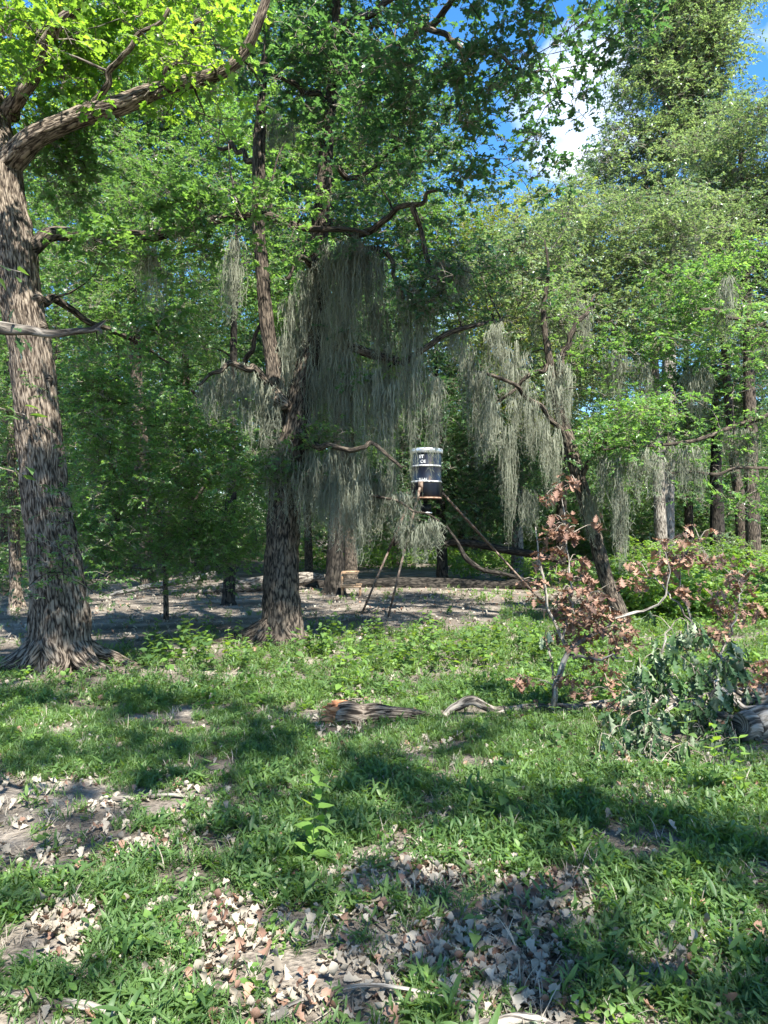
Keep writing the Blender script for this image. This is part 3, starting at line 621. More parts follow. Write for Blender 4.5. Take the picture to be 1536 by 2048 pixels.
far_tree('moss-draped brown trunk just behind the wooden step stool', 702, 1172, 560, 13, -5, [(620, 560, 22, 2, 1.8, 1.6), (760, 440, 22, 2, 1.8, 1.6), (640, 300, 22, 2, 1.6, 1.6), (800, 260, 22, 2, 1.6, 1.6), (880, 480, 22, 1.6, 1.6, 1.4), (700, 800, 22, 1.8, 1.4, 1.5)], 'smallM', 290, 9, scale=1.2)
far_tree('thin black trunk standing behind the feeder', 886, 1166, 700, 11, -14, [(880, 820, 24, 2.2, 1.8, 1.6), (980, 940, 24, 2.0, 1.4, 1.6), (820, 980, 24, 1.6, 1.2, 1.4), (930, 1040, 24, 2.0, .7, 1.2)], 'smallD', 210, 9, 'bark_black', scale=1.2,
         limbs=[[(885, 1090, 24, 6), (930, 1075, 23.6, 5), (990, 1095, 23.2, 4), (1060, 1110, 23, 3)]])
far_tree('yellow-olive tree rising behind the feeder', 1035, 1160, 420, 12, 0, [(1000, 620, 25, 2.4, 2.6, 1.8), (1090, 520, 25, 2.0, 2.6, 1.8), (1060, 760, 25, 2.2, 2, 1.8), (960, 500, 25, 1.4, 1.6, 1.4)], 'smallO', 230, 9, 'bark_grey', scale=1.3, sig=.5)
far_tree('tall slender grey-green tree reaching into the sky at upper right', 1330, 1150, 20, 16, 20, [(1405, 160, 28, 1.1, 1.1, 1.1), (1310, 10, 28, 1.7, 1.6, 1.4), (1430, 0, 28, 1.2, 1.6, 1.4), (1290, 130, 28, 1.0, 1.0, 1.0), (1360, 110, 28, 1.8, 1.4, 1.6), (1320, 220, 28, 1.9, 2, 1.6), (1395, 60, 28, 1.4, 2, 1.4), (1270, 320, 28, 1.8, 1.2, 1.5), (1370, 350, 28, 2, 1.8, 1.6), (1410, 230, 28, 1.0, 2.4, 1.2), (1210, 400, 28, 1.6, 1.0, 1.4), (1380, -60, 28, 1.6, 1.6, 1.5)], 'smallG', 330, 7, 'dead_wood', scale=1.75, sig=.36, twr=.04,
         limbs=[[(1345, 420, 28, 8), (1290, 340, 28, 5), (1200, 300, 28, 3)], [(1348, 330, 28, 7), (1390, 220, 28, 5), (1430, 120, 28, 3)], [(1346, 250, 28, 6), (1310, 140, 28, 4), (1330, 20, 28, 2)]])
t4, K4 = far_tree('twin-trunked dark tree near the right edge', 1512, 1182, 300, 15, -30, [(1470, 300, 21, 1.4, 1.6, 1.5), (1540, 330, 21, 1.4, 1.6, 1.5), (1500, 480, 21, 1.8, 1.4, 1.6), (1400, 480, 21, 1.4, 1.2, 1.4), (1540, 620, 21, 1.4, 1.4, 1.4)], 'smallG', 240, 9, scale=1.2, sig=.42,
         extra=[[(1490, 1186, 21.3, 16), (1486, 1100, 21.3, 13), (1478, 1000, 21.3, 11), (1465, 900, 21.3, 9), (1450, 700, 21.3, 8), (1440, 560, 21.3, 7), (1436, 430, 21.3, 5)]])
far_tree('dark trunk with ragged bark left of the twin-trunked tree', 1437, 1160, 700, 15, -10, [(1400, 820, 25, 2, 1.4, 1.5), (1480, 760, 25, 2, 1.4, 1.5)], 'smallD', 90, 8, 'bark_black', scale=1.3)
far_tree('fresh green tree standing right of the leaning tree', 1330, 1180, 420, 13, -40, [(1200, 470, 19, 1.8, 1.1, 1.6), (1330, 480, 19, 1.8, 1.1, 1.6), (1200, 620, 19, 1.7, 1.2, 1.5), (1330, 620, 19, 1.8, 1.2, 1.5), (1140, 540, 19, 1, 1.4, 1.2), (1150, 720, 19, 1.2, 1, 1.2)], 'smallG', 230, 9, 'bark_grey', scale=1.1,
         limbs=[[(1300, 760, 19, 7), (1220, 650, 18.6, 5), (1150, 600, 18.2, 3)]])
# the near right tree, its base beyond the frame, boughs reaching in
b5 = np.array([8.6, 12.4, 0.0]); b5[2] = G(b5[0], b5[1])
t5, K5 = tree('bright glossy-leaved boughs reaching in from the right edge over brown-tipped sprays', b5,
    [[(1808, 1260, 12.4, 34), (1800, 1100, 12.4, 28), (1790, 900, 12.4, 26), (1770, 700, 12.4, 22), (1740, 450, 12.4, 16), (1720, 200, 12.4, 10)]],
    [[(1790, 900, 12.4, 12), (1640, 820, 12.1, 8), (1500, 840, 11.9, 5), (1380, 880, 11.7, 4), (1260, 890, 11.5, 3), (1200, 900, 11.5, 2)],
     [(1785, 820, 12.4, 10), (1640, 700, 12.2, 7), (1500, 640, 12.1, 4), (1400, 620, 12, 4)],
     [(1780, 960, 12.4, 9), (1620, 950, 12, 5), (1480, 940, 11.8, 3), (1340, 950, 11.7, 3)],
     [(1770, 720, 12.4, 14), (1640, 500, 12.4, 9), (1540, 380, 12.4, 6)]], 'bark_dark', sides=20, seg=30)
foliage(t5, 'smallB', [(1280, 870, 11.8, .75, .35, .6), (1380, 850, 11.9, .9, .45, .8), (1500, 830, 12, 1.0, .6, .8), (1520, 700, 12.2, .9, .6, .8), (1420, 680, 12.2, .9, .5, .7), (1440, 960, 12, .9, .3, .6), (1340, 930, 11.9, .5, .3, .4), (1540, 560, 12.4, .8, .7, .8), (1215, 900, 11.7, .3, .25, .3), (1480, 1000, 12.2, .8, .3, .6), (1540, 900, 12.2, .7, .6, .6), (1250, 740, 13.4, .7, .6, .6), (1400, 600, 13, 1.0, .5, .8), (1420, 1020, 12.6, .8, .3, .5), (1540, 1020, 12.6, .6, .4, .5), (1320, 990, 12.6, .5, .2, .4)], 330, 8, sig=.24, skel=K5, matb='bark_grey', strength=.85, scale=.9)
# left understory tree
b6 = GP(330, 1240)
t6, K6 = tree('low bushy understorey elm spreading between the two oaks', b6,
    [[(332, 1240, b6[1], 6), (330, 1150, b6[1], 5), (320, 1050, b6[1] - .1, 5), (300, 950, b6[1] - .3, 4), (290, 850, b6[1] - .4, 3)],
     [(330, 1120, b6[1], 4), (380, 1020, b6[1] - .2, 4), (430, 930, b6[1] - .5, 3), (470, 860, b6[1] - .8, 2)],
     [(326, 1080, b6[1], 4), (250, 980, b6[1] - .8, 3), (190, 900, b6[1] - 1.5, 2)]],
    [[(320, 1050, b6[1] - .1, 3), (400, 960, b6[1] - .8, 2), (520, 930, b6[1] - 1.6, 2)]], 'bark_dark', name='understorey_tree', sides=8, seg=16)
foliage(t6, 'smallB', [(420, 850, 11.5, .9, .35, .8), (480, 940, 11, .7, .35, .7), (330, 830, 12, 1, .4, .8), (500, 880, 11, .4, .3, .4), (250, 800, 11, .8, .3, .6)], 110, 6, sig=.24, skel=K6, scale=.75, twr=.01, strength=.6)
foliage(t6, 'smallB', [(230, 860, 11, 1.0, .6, .8), (330, 920, 12, 1.3, .7, 1), (240, 1010, 11, .9, .6, .8), (400, 1010, 12.3, 1, .6, .8), (330, 1090, 12.5, 1.1, .5, .8), (190, 1090, 11.5, .6, .5, .6), (200, 800, 10.6, .5, .4, .5), (450, 1090, 12.5, .8, .5, .8), (260, 1130, 12.2, .9, .4, .7), (390, 1140, 13, .8, .35, .7)], 290, 7, sig=.26, skel=K6, scale=.8, twr=.01, strength=.6)

# far trees, each with trunk and crown
FT = [('smallB', 120, 1158, 26, 'dark-stemmed tree in the shade between the pale trunk and the elm'), ('smallD', 230, 1150, 29, 'slim tree with a low dark crown behind the elm'),
      ('far', 390, 1142, 32, 'slim tree just left of the vine-wrapped stem, deep in shade'), ('farB', 560, 1138, 34, 'light-green tree behind the central oak'),
      ('smallD', 620, 1150, 28, 'slim tree whose foot shows right of the central oak'), ('far', 790, 1134, 35, 'dark-crowned tree behind the feeder\'s left legs'),
      ('far', 950, 1130, 37, 'dark-crowned tree far behind the feeder\'s right leg'), ('far', 1120, 1136, 34, 'tree behind the upper bend of the leaning tree'),
      ('farB', 1240, 1128, 38, 'sunlit yellow-green tree behind the leaning tree\'s foot'), ('farB', 1380, 1130, 37, 'sunlit tree seen between the leaning tree and the ragged dark trunk'),
      ('far', 1560, 1134, 34, 'tree beyond the twin trunks at the right edge'), ('far', 10, 1140, 33, 'tree beyond the pale trunk at the left edge')]
for k, (kind, bx, by, d0, lab) in enumerate(FT):
    D = CAMZ * FPX / (by - 1065); s = D / FPX
    H = 560 if bx > 700 else 760
    bl = [(bx + random.uniform(-70, 70), by - H * f, D, 2.6 + random.random(), 1.9, 2.2) for f in (.35, .55, .75, .95)] + [(bx + random.uniform(-90, 90), by - 150, D, 2.4, 1.3, 1.6)]
    far_tree(lab, bx, by, by - H, 8 + (k * 5) % 4, random.uniform(-40, 40), bl, kind, 120, 8, 'bark_black' if k % 2 else 'bark_dark', group='slim trees deep in the woods', sig=.6, scale=1.5 if kind.startswith('small') else 1.05, twr=.03, ridges=0)

# the woods beyond: one mass
def woods():
    n = 32000
    y = 42 + rng.random(n) ** .8 * 34; x = (rng.random(n) - .5) * 2 * (y * .62 + 6)
    top = 12.0 + 5 * (fbm(x * .12, y * .1, 3, 2) - .5) * 2 - np.clip(x, 0, 20) * .12 + 6 * (x < 2)
    z = rng.random(n) ** .9 * top
    X = np.stack([x, y, z], 1)
    X = X[(fbm(x * .35, y * .35, z * .4, 2) > .42)]
    n = len(X); rot = np.stack([rng.uniform(-.5, .5, n), rng.uniform(-.5, .5, n), rng.uniform(0, 6.28, n)], 1)
    o = scatter('woods', 'far', X, rot, rng.uniform(1.6, 2.8, n))
    tag(o, 'green mass of woodland closing the view behind the trees', 'woods', kind='stuff')
woods()
def undergrowth(name, kind, boxes, lab, sc=(0.5, 0.9)):
    XS = []
    for (px0, px1, py, h, n, dd) in boxes:
        D = CAMZ * FPX / (py - 1065); a = P(px0, py, D)[0]; b = P(px1, py, D)[0]
        x = rng.uniform(a, b, n); y = D + rng.uniform(-dd, dd, n)
        z = G(x, y) + rng.random(n) * h * (0.35 + 1.1 * fbm(x * .9, y * .9, 2, 2))
        XS.append(np.stack([x, y, z], 1))
    X = np.concatenate(XS); n = len(X); rot = np.stack([rng.uniform(-.4, .4, n), rng.uniform(-.4, .4, n), rng.uniform(0, 6.28, n)], 1)
    o = scatter(name, kind, X, rot, rng.uniform(*sc, n)); tag(o, lab, 'undergrowth', kind='stuff')
source('herbB', sprig_builder('herb_bright', 'ovate', 40, 0.42, 0.12, droop=.1), 4)
undergrowth('undergrowth', 'herbB', [(1230, 1620, 1225, .75, 900, 1.6), (1250, 1650, 1180, 1.1, 700, 3), (720, 1060, 1135, .8, 520, 4), (900, 1100, 1155, .5, 90, 1.5), (1040, 1250, 1170, .7, 130, 2), (580, 700, 1140, .5, 90, 3)],
            'sunlit yellow-green undergrowth behind the fallen branches')
undergrowth('undergrowth', 'smallG', [(1240, 1620, 1215, .8, 260, 1.6), (1300, 1650, 1175, 1.3, 420, 3)], 'greyish green shrubs mixed into the sunlit growth at right', sc=(.6, 1.1))
undergrowth('undergrowth', 'smallM', [(-200, 520, 1128, 3.2, 2200, 6), (420, 1150, 1112, 2.6, 1800, 6), (1100, 1700, 1116, 3.4, 1600, 6), (-100, 60, 1180, 1.4, 160, 2), (-300, 1800, 1102, 4.5, 2600, 8)], 'shaded shrubby undergrowth at the foot of the far trees', sc=(1., 1.7))

# trees behind the camera whose crowns shade the foreground
for k, (x, y, lab, bl) in enumerate([
        (5.6, -3.0, 'spreading oak behind the viewpoint to the right', [(4.6, -2.6, 8.2, 3.0, 1.2, 2.6), (2.2, -.6, 8.6, 2.2, 1.0, 2.0), (6.4, 0.6, 8.4, 2.4, 1.2, 2.2)]),
        (-2.6, -4.6, 'spreading oak behind the viewpoint to the left', [(-1.6, -3.2, 8.2, 2.8, 1.2, 2.4), (0.6, -1.6, 8.0, 2.4, 1.0, 2.0), (-.6, 1.4, 9.0, 2.0, .9, 1.8)])]):
    t = thing('oak_tree', lab, 'tree', (x, y, G(x, y)))
    mb = MB(); pts = spline([[x, y, -.1], [x + .1, y, 2], [x + .25, y + .2, 4.5], [x + .3, y + .4, 7.5], [x + .4, y + .5, 9.5]], 40)
    tube(mb, pts, np.linspace(.36, .08, 40), 24, 0, bark_shape(.06, (.2, .3, 1), 10)); mb.build('trunk', M['bark_left'], t)
    K = [(*p, .15) for p in pts[14:]]
    C = []
    for (a, b, c, rx, rz, ry) in bl:
        end = np.array([a, b, c - .4]); st = pts[24]
        lp = wiggle(spline([st, (st + end) / 2 + [0, 0, .5], end], 12), .15, 2, k); mb = MB(); tube(mb, lp, np.linspace(.13, .03, 12), 10, 0, bark_shape(.1)); mb.build('limb', M['bark_left'], t)
        K += [(*p, .05) for p in lp]
        m = int(rx * ry * 3.8); v = rng.normal(size=(m, 3)); v /= np.linalg.norm(v, axis=1)[:, None]; v *= (rng.random(m) ** .4)[:, None]
        C.append(np.array([a, b, c]) + v * np.array([rx, ry, rz]))
    C = np.concatenate(C); X = np.repeat(C, 12, 0) + rng.normal(size=(len(C) * 12, 3)) * .3; X = X[sunny_keep(X, .97)]
    n = len(X); scatter('crown', 'oakL', X, np.stack([rng.uniform(-.5, .5, n), rng.uniform(-.5, .5, n), rng.uniform(0, 6.28, n)], 1), rng.uniform(.8, 1.3, n), t)

# ------------------------------------------------------------------ Spanish moss
def moss(x0, x1, y0, y1, d, label, dens=1.0, ragged=.35, dd=.25, group=None):
    a, b = P(x0, y0, d), P(x1, y0, d); z1 = P((x0 + x1) / 2, y1, d)[2]
    W = b[0] - a[0]; H = a[2] - z1
    o = thing('spanish_moss', label, 'moss', ((a[0] + b[0]) / 2, d, a[2]), group) if False else None
    mb = MB(); nb = max(4, int(W / .042 * dens))
    for k in range(nb):       # beards, each a sheaf of strands
        cx = a[0] + W * (k + rng.random()) / nb; cy = d + rng.uniform(-dd, dd); f = 1 - abs((cx - a[0]) / W - .5) * .9
        h = H * (1 - 1.5 * ragged * rng.random() ** 1.3) * (.55 + .5 * f); up = rng.random() ** 2 * .45 * (H - h * .6); zt = a[2] + .06 * rng.normal() - .1 * (1 - f) * H - up; h = min(h, H - up)
        ns = int(14 + 10 * rng.random()); seg = max(5, min(13, int(h / .11)))
        for q in range(ns):
            hh = h * (1 - .6 * rng.random() ** 1.6); wd = rng.uniform(.003, .008)
            t = np.linspace(0, 1, seg + 1); sp = .015 + .045 * rng.random()
            ox, oy = rng.normal() * sp, rng.normal() * sp
            ph = rng.random(4) * 6.28
            bell = .5 + .9 * np.sin(np.clip(t * 2.6 + .35, 0, 3.1)); x = cx + ox * bell + .011 * np.sin(t * hh * 26 + ph[0]) + .022 * np.sin(t * 4 + ph[1]) + rng.normal(size=seg + 1) * .005; y = cy + oy * bell + .012 * np.sin(t * hh * 23 + ph[2])
            z = zt - t * hh + rng.normal() * .02
            an = ph[3] + t * 5; wv = wd * (1 - .75 * t) * (.7 + .6 * rng.random(seg + 1))
            dx, dy = np.cos(an) * wv, np.sin(an) * wv
            V = np.concatenate([np.stack([x - dx, y - dy, z], 1), np.stack([x + dx, y + dy, z], 1)])
            i = np.arange(seg); mb.add(V, np.stack([i, i + 1, seg + 1 + i + 1, seg + 1 + i], 1), None, None, 0, rng.random())
            # curly side threads
            m = seg + seg // 2; j = rng.integers(1, seg + 1, m); an2 = rng.random(m) * 6.28; l = rng.uniform(.02, .075, m)
            p0 = np.stack([x[j], y[j], z[j]], 1); p1 = p0 + np.stack([np.cos(an2) * l * .8, np.sin(an2) * l * .8, -l], 1); p2 = p0 + np.array([0, 0, -.010])
            VV = np.stack([p0, p1, p2], 1).reshape(-1, 3); mb.add(VV, None, np.arange(3 * m).reshape(-1, 3), None, 0, rng.random())
    o = mb.build('spanish_moss', M['moss'])
    me = o.data; c = np.array([(a[0] + b[0]) / 2, d, a[2]])
    co = np.zeros(len(me.vertices) * 3, np.float32); me.vertices.foreach_get('co', co); co = co.reshape(-1, 3) - c; me.vertices.foreach_set('co', co.astype(np.float32).ravel())
    o.location = tuple(c)
    return tag(o, label, 'moss', group)
GM = 'curtains of grey moss hanging from the oaks'
MOSS = [
 (556, 610, 640, 905, 11.0, 'moss sheet clinging between the fork and the right stem'),
 (640, 705, 600, 900, 10.7, 'shadowy moss sheet filling the middle of the curtain cluster'),
 (760, 800, 690, 930, 10.7, 'narrow moss beard at the right edge of the curtain cluster'),
 (800, 850, 700, 900, 11.8, 'faint moss beard behind the long rope beside the drum'),
 (1000, 1060, 690, 830, 13.0, 'pale moss swag in the olive tree right of the drum'),
 (1262, 1300, 720, 830, 13.0, 'moss tuft in the bright foliage right of the bough tip'),
 (1370, 1420, 740, 850, 12.6, 'moss wisps inside the bright right-hand foliage'),
 (1450, 1500, 860, 960, 12.4, 'moss fringe nearest the right edge of the view'),
 (1040, 1075, 980, 1080, 12.8, 'faint low moss wisp over the rust-brown branch'),
 (975, 1010, 640, 760, 12.8, 'moss tuft right of the dark ball-shaped clump'),
 (1060, 1100, 600, 700, 13.4, 'moss tuft beside the leaning tree\'s slim top'),
 (1210, 1250, 700, 800, 13.2, 'moss tuft in the shade above the brown-tipped bough'),
 (398, 428, 752, 845, 10.4, 'short moss tuft at the far left tip of the central oak\'s left bough'),
 (425, 490, 735, 868, 10.5, 'broad moss curtain left on the central oak\'s left bough'),
 (482, 532, 733, 905, 10.6, 'pale sunlit moss beard on the left bough beside the left stem'),
 (528, 560, 765, 960, 10.7, 'moss beard brushing the oak trunk under its left stem'),
 (535, 600, 885, 1060, 10.8, 'moss curtain hanging over the front of the central oak\'s trunk'),
 (596, 645, 890, 1085, 10.6, 'long moss beard just right of the central trunk'),
 (635, 700, 900, 1100, 10.4, 'thick pale moss curtain hanging lowest right of the central trunk'),
 (690, 738, 905, 1120, 10.5, 'moss beard reaching down above the wooden step stool'),
 (572, 622, 590, 790, 10.9, 'moss hanging in the fork between the two oak stems'),
 (598, 652, 520, 730, 10.8, 'moss sheet covering the right stem from its upper part'),
 (650, 702, 480, 700, 10.5, 'dense dark moss sheet right beside the upper right stem'),
 (690, 738, 470, 720, 10.3, 'densest moss curtain in the middle of the upper canopy'),
 (728, 768, 485, 670, 10.2, 'pale moss curtain ending the upper canopy cluster on the right'),
 (740, 780, 610, 775, 10.4, 'thin moss beard below the pale upper curtain'),
 (612, 680, 690, 890, 10.8, 'wide moss curtain hanging from the middle right bough by the stem'),
 (668, 722, 700, 970, 10.6, 'long dark moss curtain from the middle right bough'),
 (715, 758, 720, 940, 10.5, 'moss beard from the middle right bough above the low curtains'),
 (748, 792, 740, 965, 10.4, 'ragged moss beard halfway between the oak and the drum'),
 (732, 790, 930, 1075, 10.8, 'low hazy moss sheet left of the feeder'),
 (700, 742, 975, 1125, 10.8, 'low moss beard above the slanting back leg of the feeder'),
 (776, 832, 985, 1065, 10.7, 'small moss swag at the upper part of the feeder\'s front legs'),
 (806, 836, 640, 985, 10.3, 'very long moss rope hiding the left edge of the drum'),
 (858, 880, 750, 960, 10.2, 'thin moss strand hanging down across the face of the drum'),
 (838, 872, 600, 740, 10.4, 'moss tuft hanging above the drum'),
 (790, 845, 560, 720, 10.5, 'moss curtain under the small bough left above the drum'),
 (800, 880, 1035, 1125, 10.7, 'low moss fringe under the feeder\'s motor box'),
 (895, 928, 655, 745, 10.5, 'short pale moss tuft upper right of the drum'),
 (922, 950, 690, 905, 11.8, 'dark moss rope hanging right of the drum'),
 (944, 976, 720, 965, 11.8, 'longest dark moss rope right of the drum'),
 (968, 1002, 790, 930, 12.2, 'thin moss wisps left of the leaning tree'),
 (1000, 1032, 850, 1095, 12.5, 'long faint moss rope over the feeder\'s right leg'),
 (1028, 1062, 770, 905, 12.4, 'sunlit moss beard left of the leaning trunk'),
 (1058, 1092, 800, 965, 12.4, 'pale moss beard nearest the leaning trunk on its left'),
 (1084, 1118, 860, 1010, 12.5, 'lowest moss beard left of the leaning trunk'),
 (1092, 1145, 730, 880, 12.8, 'moss sleeve wrapped around the leaning trunk\'s bend'),
 (1168, 1202, 985, 1085, 12.2, 'dark moss tuft against the leaning trunk\'s lower half'),
 (1228, 1258, 960, 1140, 11.7, 'long dark moss rope hanging alone right of the leaning trunk'),
 (1196, 1262, 905, 1020, 11.6, 'moss fringe under the brown-tipped right bough'),
 (1268, 1322, 900, 1005, 11.6, 'pale moss fringe in the middle of the right bough'),
 (1338, 1405, 890, 1000, 11.7, 'wide moss fringe under the right bough near the dark trunk'),
 (1340, 1385, 430, 570, 18.6, 'moss curtain high in the right-hand trees'),
 (1400, 1450, 425, 520, 20.0, 'moss tuft beside the upper twin trunk'),
 (456, 482, 480, 660, 10.9, 'thin moss rope left of the central oak\'s upper left stem'),
 (280, 322, 500, 620, 9.3, 'faint moss tuft below the left oak\'s long limb'),
 (520, 590, 240, 310, 11.2, 'thin moss veil high between the two oak stems'),
 (1128, 1180, 610, 720, 14.0, 'pale moss tufts in the middle of the right trees'),
 (865, 935, 520, 600, 9.9, 'dense dark moss ball lodged like a nest in the branches'),
 (1440, 1475, 560, 680, 12.0, 'moss tuft hanging in the bright right boughs'),
]
for r in MOSS:
    moss(*r, dens=1.5 if 'dens' in r[5] or 'thick' in r[5] else (1.15 if r[1] < 800 else .9), group=GM, dd=.16)

# ------------------------------------------------------------------ the feeder
def feeder():
    c = P(853, 997, 14.5); cx, cy, zb = c; R = .292; H = .93
    f = thing('game_feeder', 'dark blue barrel game feeder with silver lid on three slanting pipe legs', 'feeder', (cx, cy + .2, G(cx, cy)))
    m, t = newmat('drum_paint'); N = t.nodes.new; L = t.links.new
    tc = N('ShaderNodeTexCoord'); n = N('ShaderNodeTexNoise'); n.inputs['Scale'].default_value = 5; n.inputs['Detail'].default_value = 8
    mp = N('ShaderNodeMapping'); mp.inputs['Scale'].default_value = (1, 1, .35); L(tc.outputs['Object'], mp.inputs['Vector']); L(mp.outputs[0], n.inputs['Vector'])
    rp = ramp(t, [(.42, (.004, .006, .016)), (.62, (.009, .014, .028)), (.7, (.07, .05, .04))]); L(n.outputs['Fac'], rp.inputs['Fac'])
    pr = N('ShaderNodeBsdfPrincipled'); pr.inputs['Roughness'].default_value = .36; pr.inputs['Coat Weight'].default_value = .15; L(rp.outputs['Color'], pr.inputs['Base Color'])
    n2 = N('ShaderNodeTexNoise'); n2.inputs['Scale'].default_value = 3; bp = N('ShaderNodeBump'); bp.inputs['Strength'].default_value = .35; bp.inputs['Distance'].default_value = .03
    L(tc.outputs['Object'], n2.inputs['Vector']); L(n2.outputs['Fac'], bp.inputs['Height']); L(bp.outputs[0], pr.inputs['Normal'])
    o = N('ShaderNodeOutputMaterial'); L(pr.outputs[0], o.inputs['Surface'])
    galv = plain_mat('galvanised', (.45, .47, .5), (.72, .74, .77), 9, .38, .5, .75, .1)
    ringm = plain_mat('worn_ring', (.12, .13, .16), (.6, .6, .6), 14, .4, .5, .5, .1, .4, .6)
    rust = plain_mat('rusty_pipe', (.06, .035, .025), (.20, .155, .125), 16, .7, .3, .3, .3)
    rimm = plain_mat('rusty_rim', (.10, .05, .03), (.28, .19, .14), 14, .6, .3, .2, .2)
    dark = plain_mat('motor_housing', (.012, .012, .013), (.03, .03, .032), 10, .5)
    white = plain_mat('worn_print', (.12, .13, .15), (.5, .52, .54), 60, .6)
    def lathe(name, prof, mat, seg=56):
        mb = MB(); a = np.linspace(0, 2 * np.pi, seg + 1)[:-1]; k = len(prof)
        V = np.array([[cx + r * math.cos(q), cy + r * math.sin(q), z] for q in a for r, z in prof])
        Q = [(i * k + j, ((i + 1) % seg) * k + j, ((i + 1) % seg) * k + j + 1, i * k + j + 1) for i in range(seg) for j in range(k - 1)]
        mb.add(V, Q); return mb.build(name, mat, f)
    z = zb
    lathe('drum', [(0.0, z + .01), (R - .02, z + .01), (R, z + .015), (R, z + .30), (R + .006, z + .315), (R, z + .33), (R, z + .60), (R + .006, z + .615), (R, z + .63), (R, z + .86), (R, z + .9), (0, z + .9)], m)
    for h in (.315, .615): lathe('rolling_hoop', [(R + .001, z + h - .02), (R + .014, z + h - .008), (R + .016, z + h), (R + .014, z + h + .008), (R + .001, z + h + .02)], ringm)
    lathe('rim', [(R - .02, z - .012), (R + .014, z - .012), (R + .016, z + .008), (R + .002, z + .02)], rimm)
    lathe('lid', [(R + .02, z + .86), (R + .026, z + .865), (R + .026, z + .935), (R + .012, z + .958), (R - .04, z + .966), (0, z + .975)], galv)
    # three pipe legs on welded brackets
    feet = [GP(775, 1236), GP(721, 1229), np.array([*P(1104, 1222, 15.3)[:2], 0])]
    tops = [P(840, 975, cy - .31), np.array([cx - .26, cy + .16, z + .1]), np.array([cx + .3, cy + .05, z + .12])]
    for fo, tp in zip(feet, tops):
        fo = np.array([fo[0], fo[1], float(G(fo[0], fo[1])) - .05]); mid = fo + (tp - fo) * .55
        mb = MB(); tube(mb, np.array([fo, mid]), np.array([.021, .021]), 10); leg = mb.build('leg', rust, f)
        mb = MB(); tube(mb, np.array([mid - (tp - fo) * .02, tp]), np.array([.026, .026]), 10); mb.build('sleeve', rust, leg)
        dv = tp - np.array([cx, cy, tp[2]]); dv /= np.linalg.norm(dv); q = Vector(dv).to_track_quat('X', 'Z').to_matrix()
        mb = MB(); box(mb, np.array([cx, cy, tp[2] + .02]) + dv * (R + .012), (.02, .09, .2), 0, q); mb.build('bracket', rust, f)
    mb = MB(); tube(mb, np.array([[cx - .02, cy, z + .005], [cx - .02, cy, z - .1]]), np.array([.06, .035]), 14); mb.build('funnel', dark, f)
    mb = MB(); box(mb, (cx - .01, cy, z - .19), (.19, .19, .15)); mt = mb.build('motor_box', dark, f, smooth=False)
    mb = MB(); tube(mb, np.array([[cx - .01, cy, z - .265], [cx - .01, cy, z - .275], [cx - .01, cy, z - .29]]), np.array([.12, .13, .12]), 20); mb.build('spinner_plate', galv, mt)
    # writing, bent round the drum
    def letters(txt, ang, zz, size, bold=0.0):
        cu = bpy.data.curves.new('lettering', 'FONT'); cu.body = txt; cu.size = size; cu.offset = bold; cu.extrude = 0.0
        tmp = bpy.data.objects.new('lettering', cu); COL.objects.link(tmp)
        dg = bpy.context.evaluated_depsgraph_get(); me = bpy.data.meshes.new_from_object(tmp.evaluated_get(dg)); bpy.data.objects.remove(tmp)
        me.materials.clear(); me.materials.append(white)
        for v in me.vertices:
            a = ang + v.co.x / R; zc = v.co.y
            v.co = (cx + (R + .004) * math.cos(a), cy + (R + .004) * math.sin(a), zz + zc)
        me.update(); link('lettering', me, f)
    A = math.radians(-90)
    letters('ET', A - .55, z + .76, .085, .004); letters('Oil', A - .46, z + .665, .085, .004)
    letters('RU-14', A - .56, z + .335, .06, .004)
feeder()

# wooden step stool behind
def stool():
    D = 18.9; wood = plain_mat('raw_wood', (.34, .2, .11), (.55, .38, .24), 9, .75)
    a = P(684, 1190, D); b = P(720, 1190, D); g = float(G(a[0], D)); s = D / FPX
    f = thing('step_stool', 'small raw wooden step stool standing at the dark trunk\'s foot', 'stool', ((a[0] + b[0]) / 2, D, g))
    z1 = g + 22 * s; z2 = g + 48 * s; xl, xm, xr = a[0], P(712, 1190, D)[0], b[0]
    for dy in (0, .38):
        for x, zt in ((xl, z2), (xr, z1)):
            mb = MB(); box(mb, (x, D + dy, (g - .03 + zt) / 2), (.045, .04, zt - g + .03)); mb.build('leg', wood, f, False)
        mb = MB(); box(mb, ((xl + xm) / 2 + .03, D + dy - .045, z2 - .022), (xm - xl + .06, .022, .05)); mb.build('rail', wood, f, False)
        mb = MB(); box(mb, ((xl + xr) / 2, D + dy - .045, z1 - .03), (xr - xl + .06, .022, .05)); mb.build('rail', wood, f, False)
    for q in range(3):
        mb = MB(); box(mb, ((xl + xr) / 2, D + .03 + q * .14, z1 + .014), (xr - xl + .09, .12, .024)); mb.build('plank', wood, f, False)
    mb = MB(); box(mb, ((xl + xm) / 2 + .03, D + .2, z2 + .012), (xm - xl + .08, .4, .022)); mb.build('plank', wood, f, False)
stool()

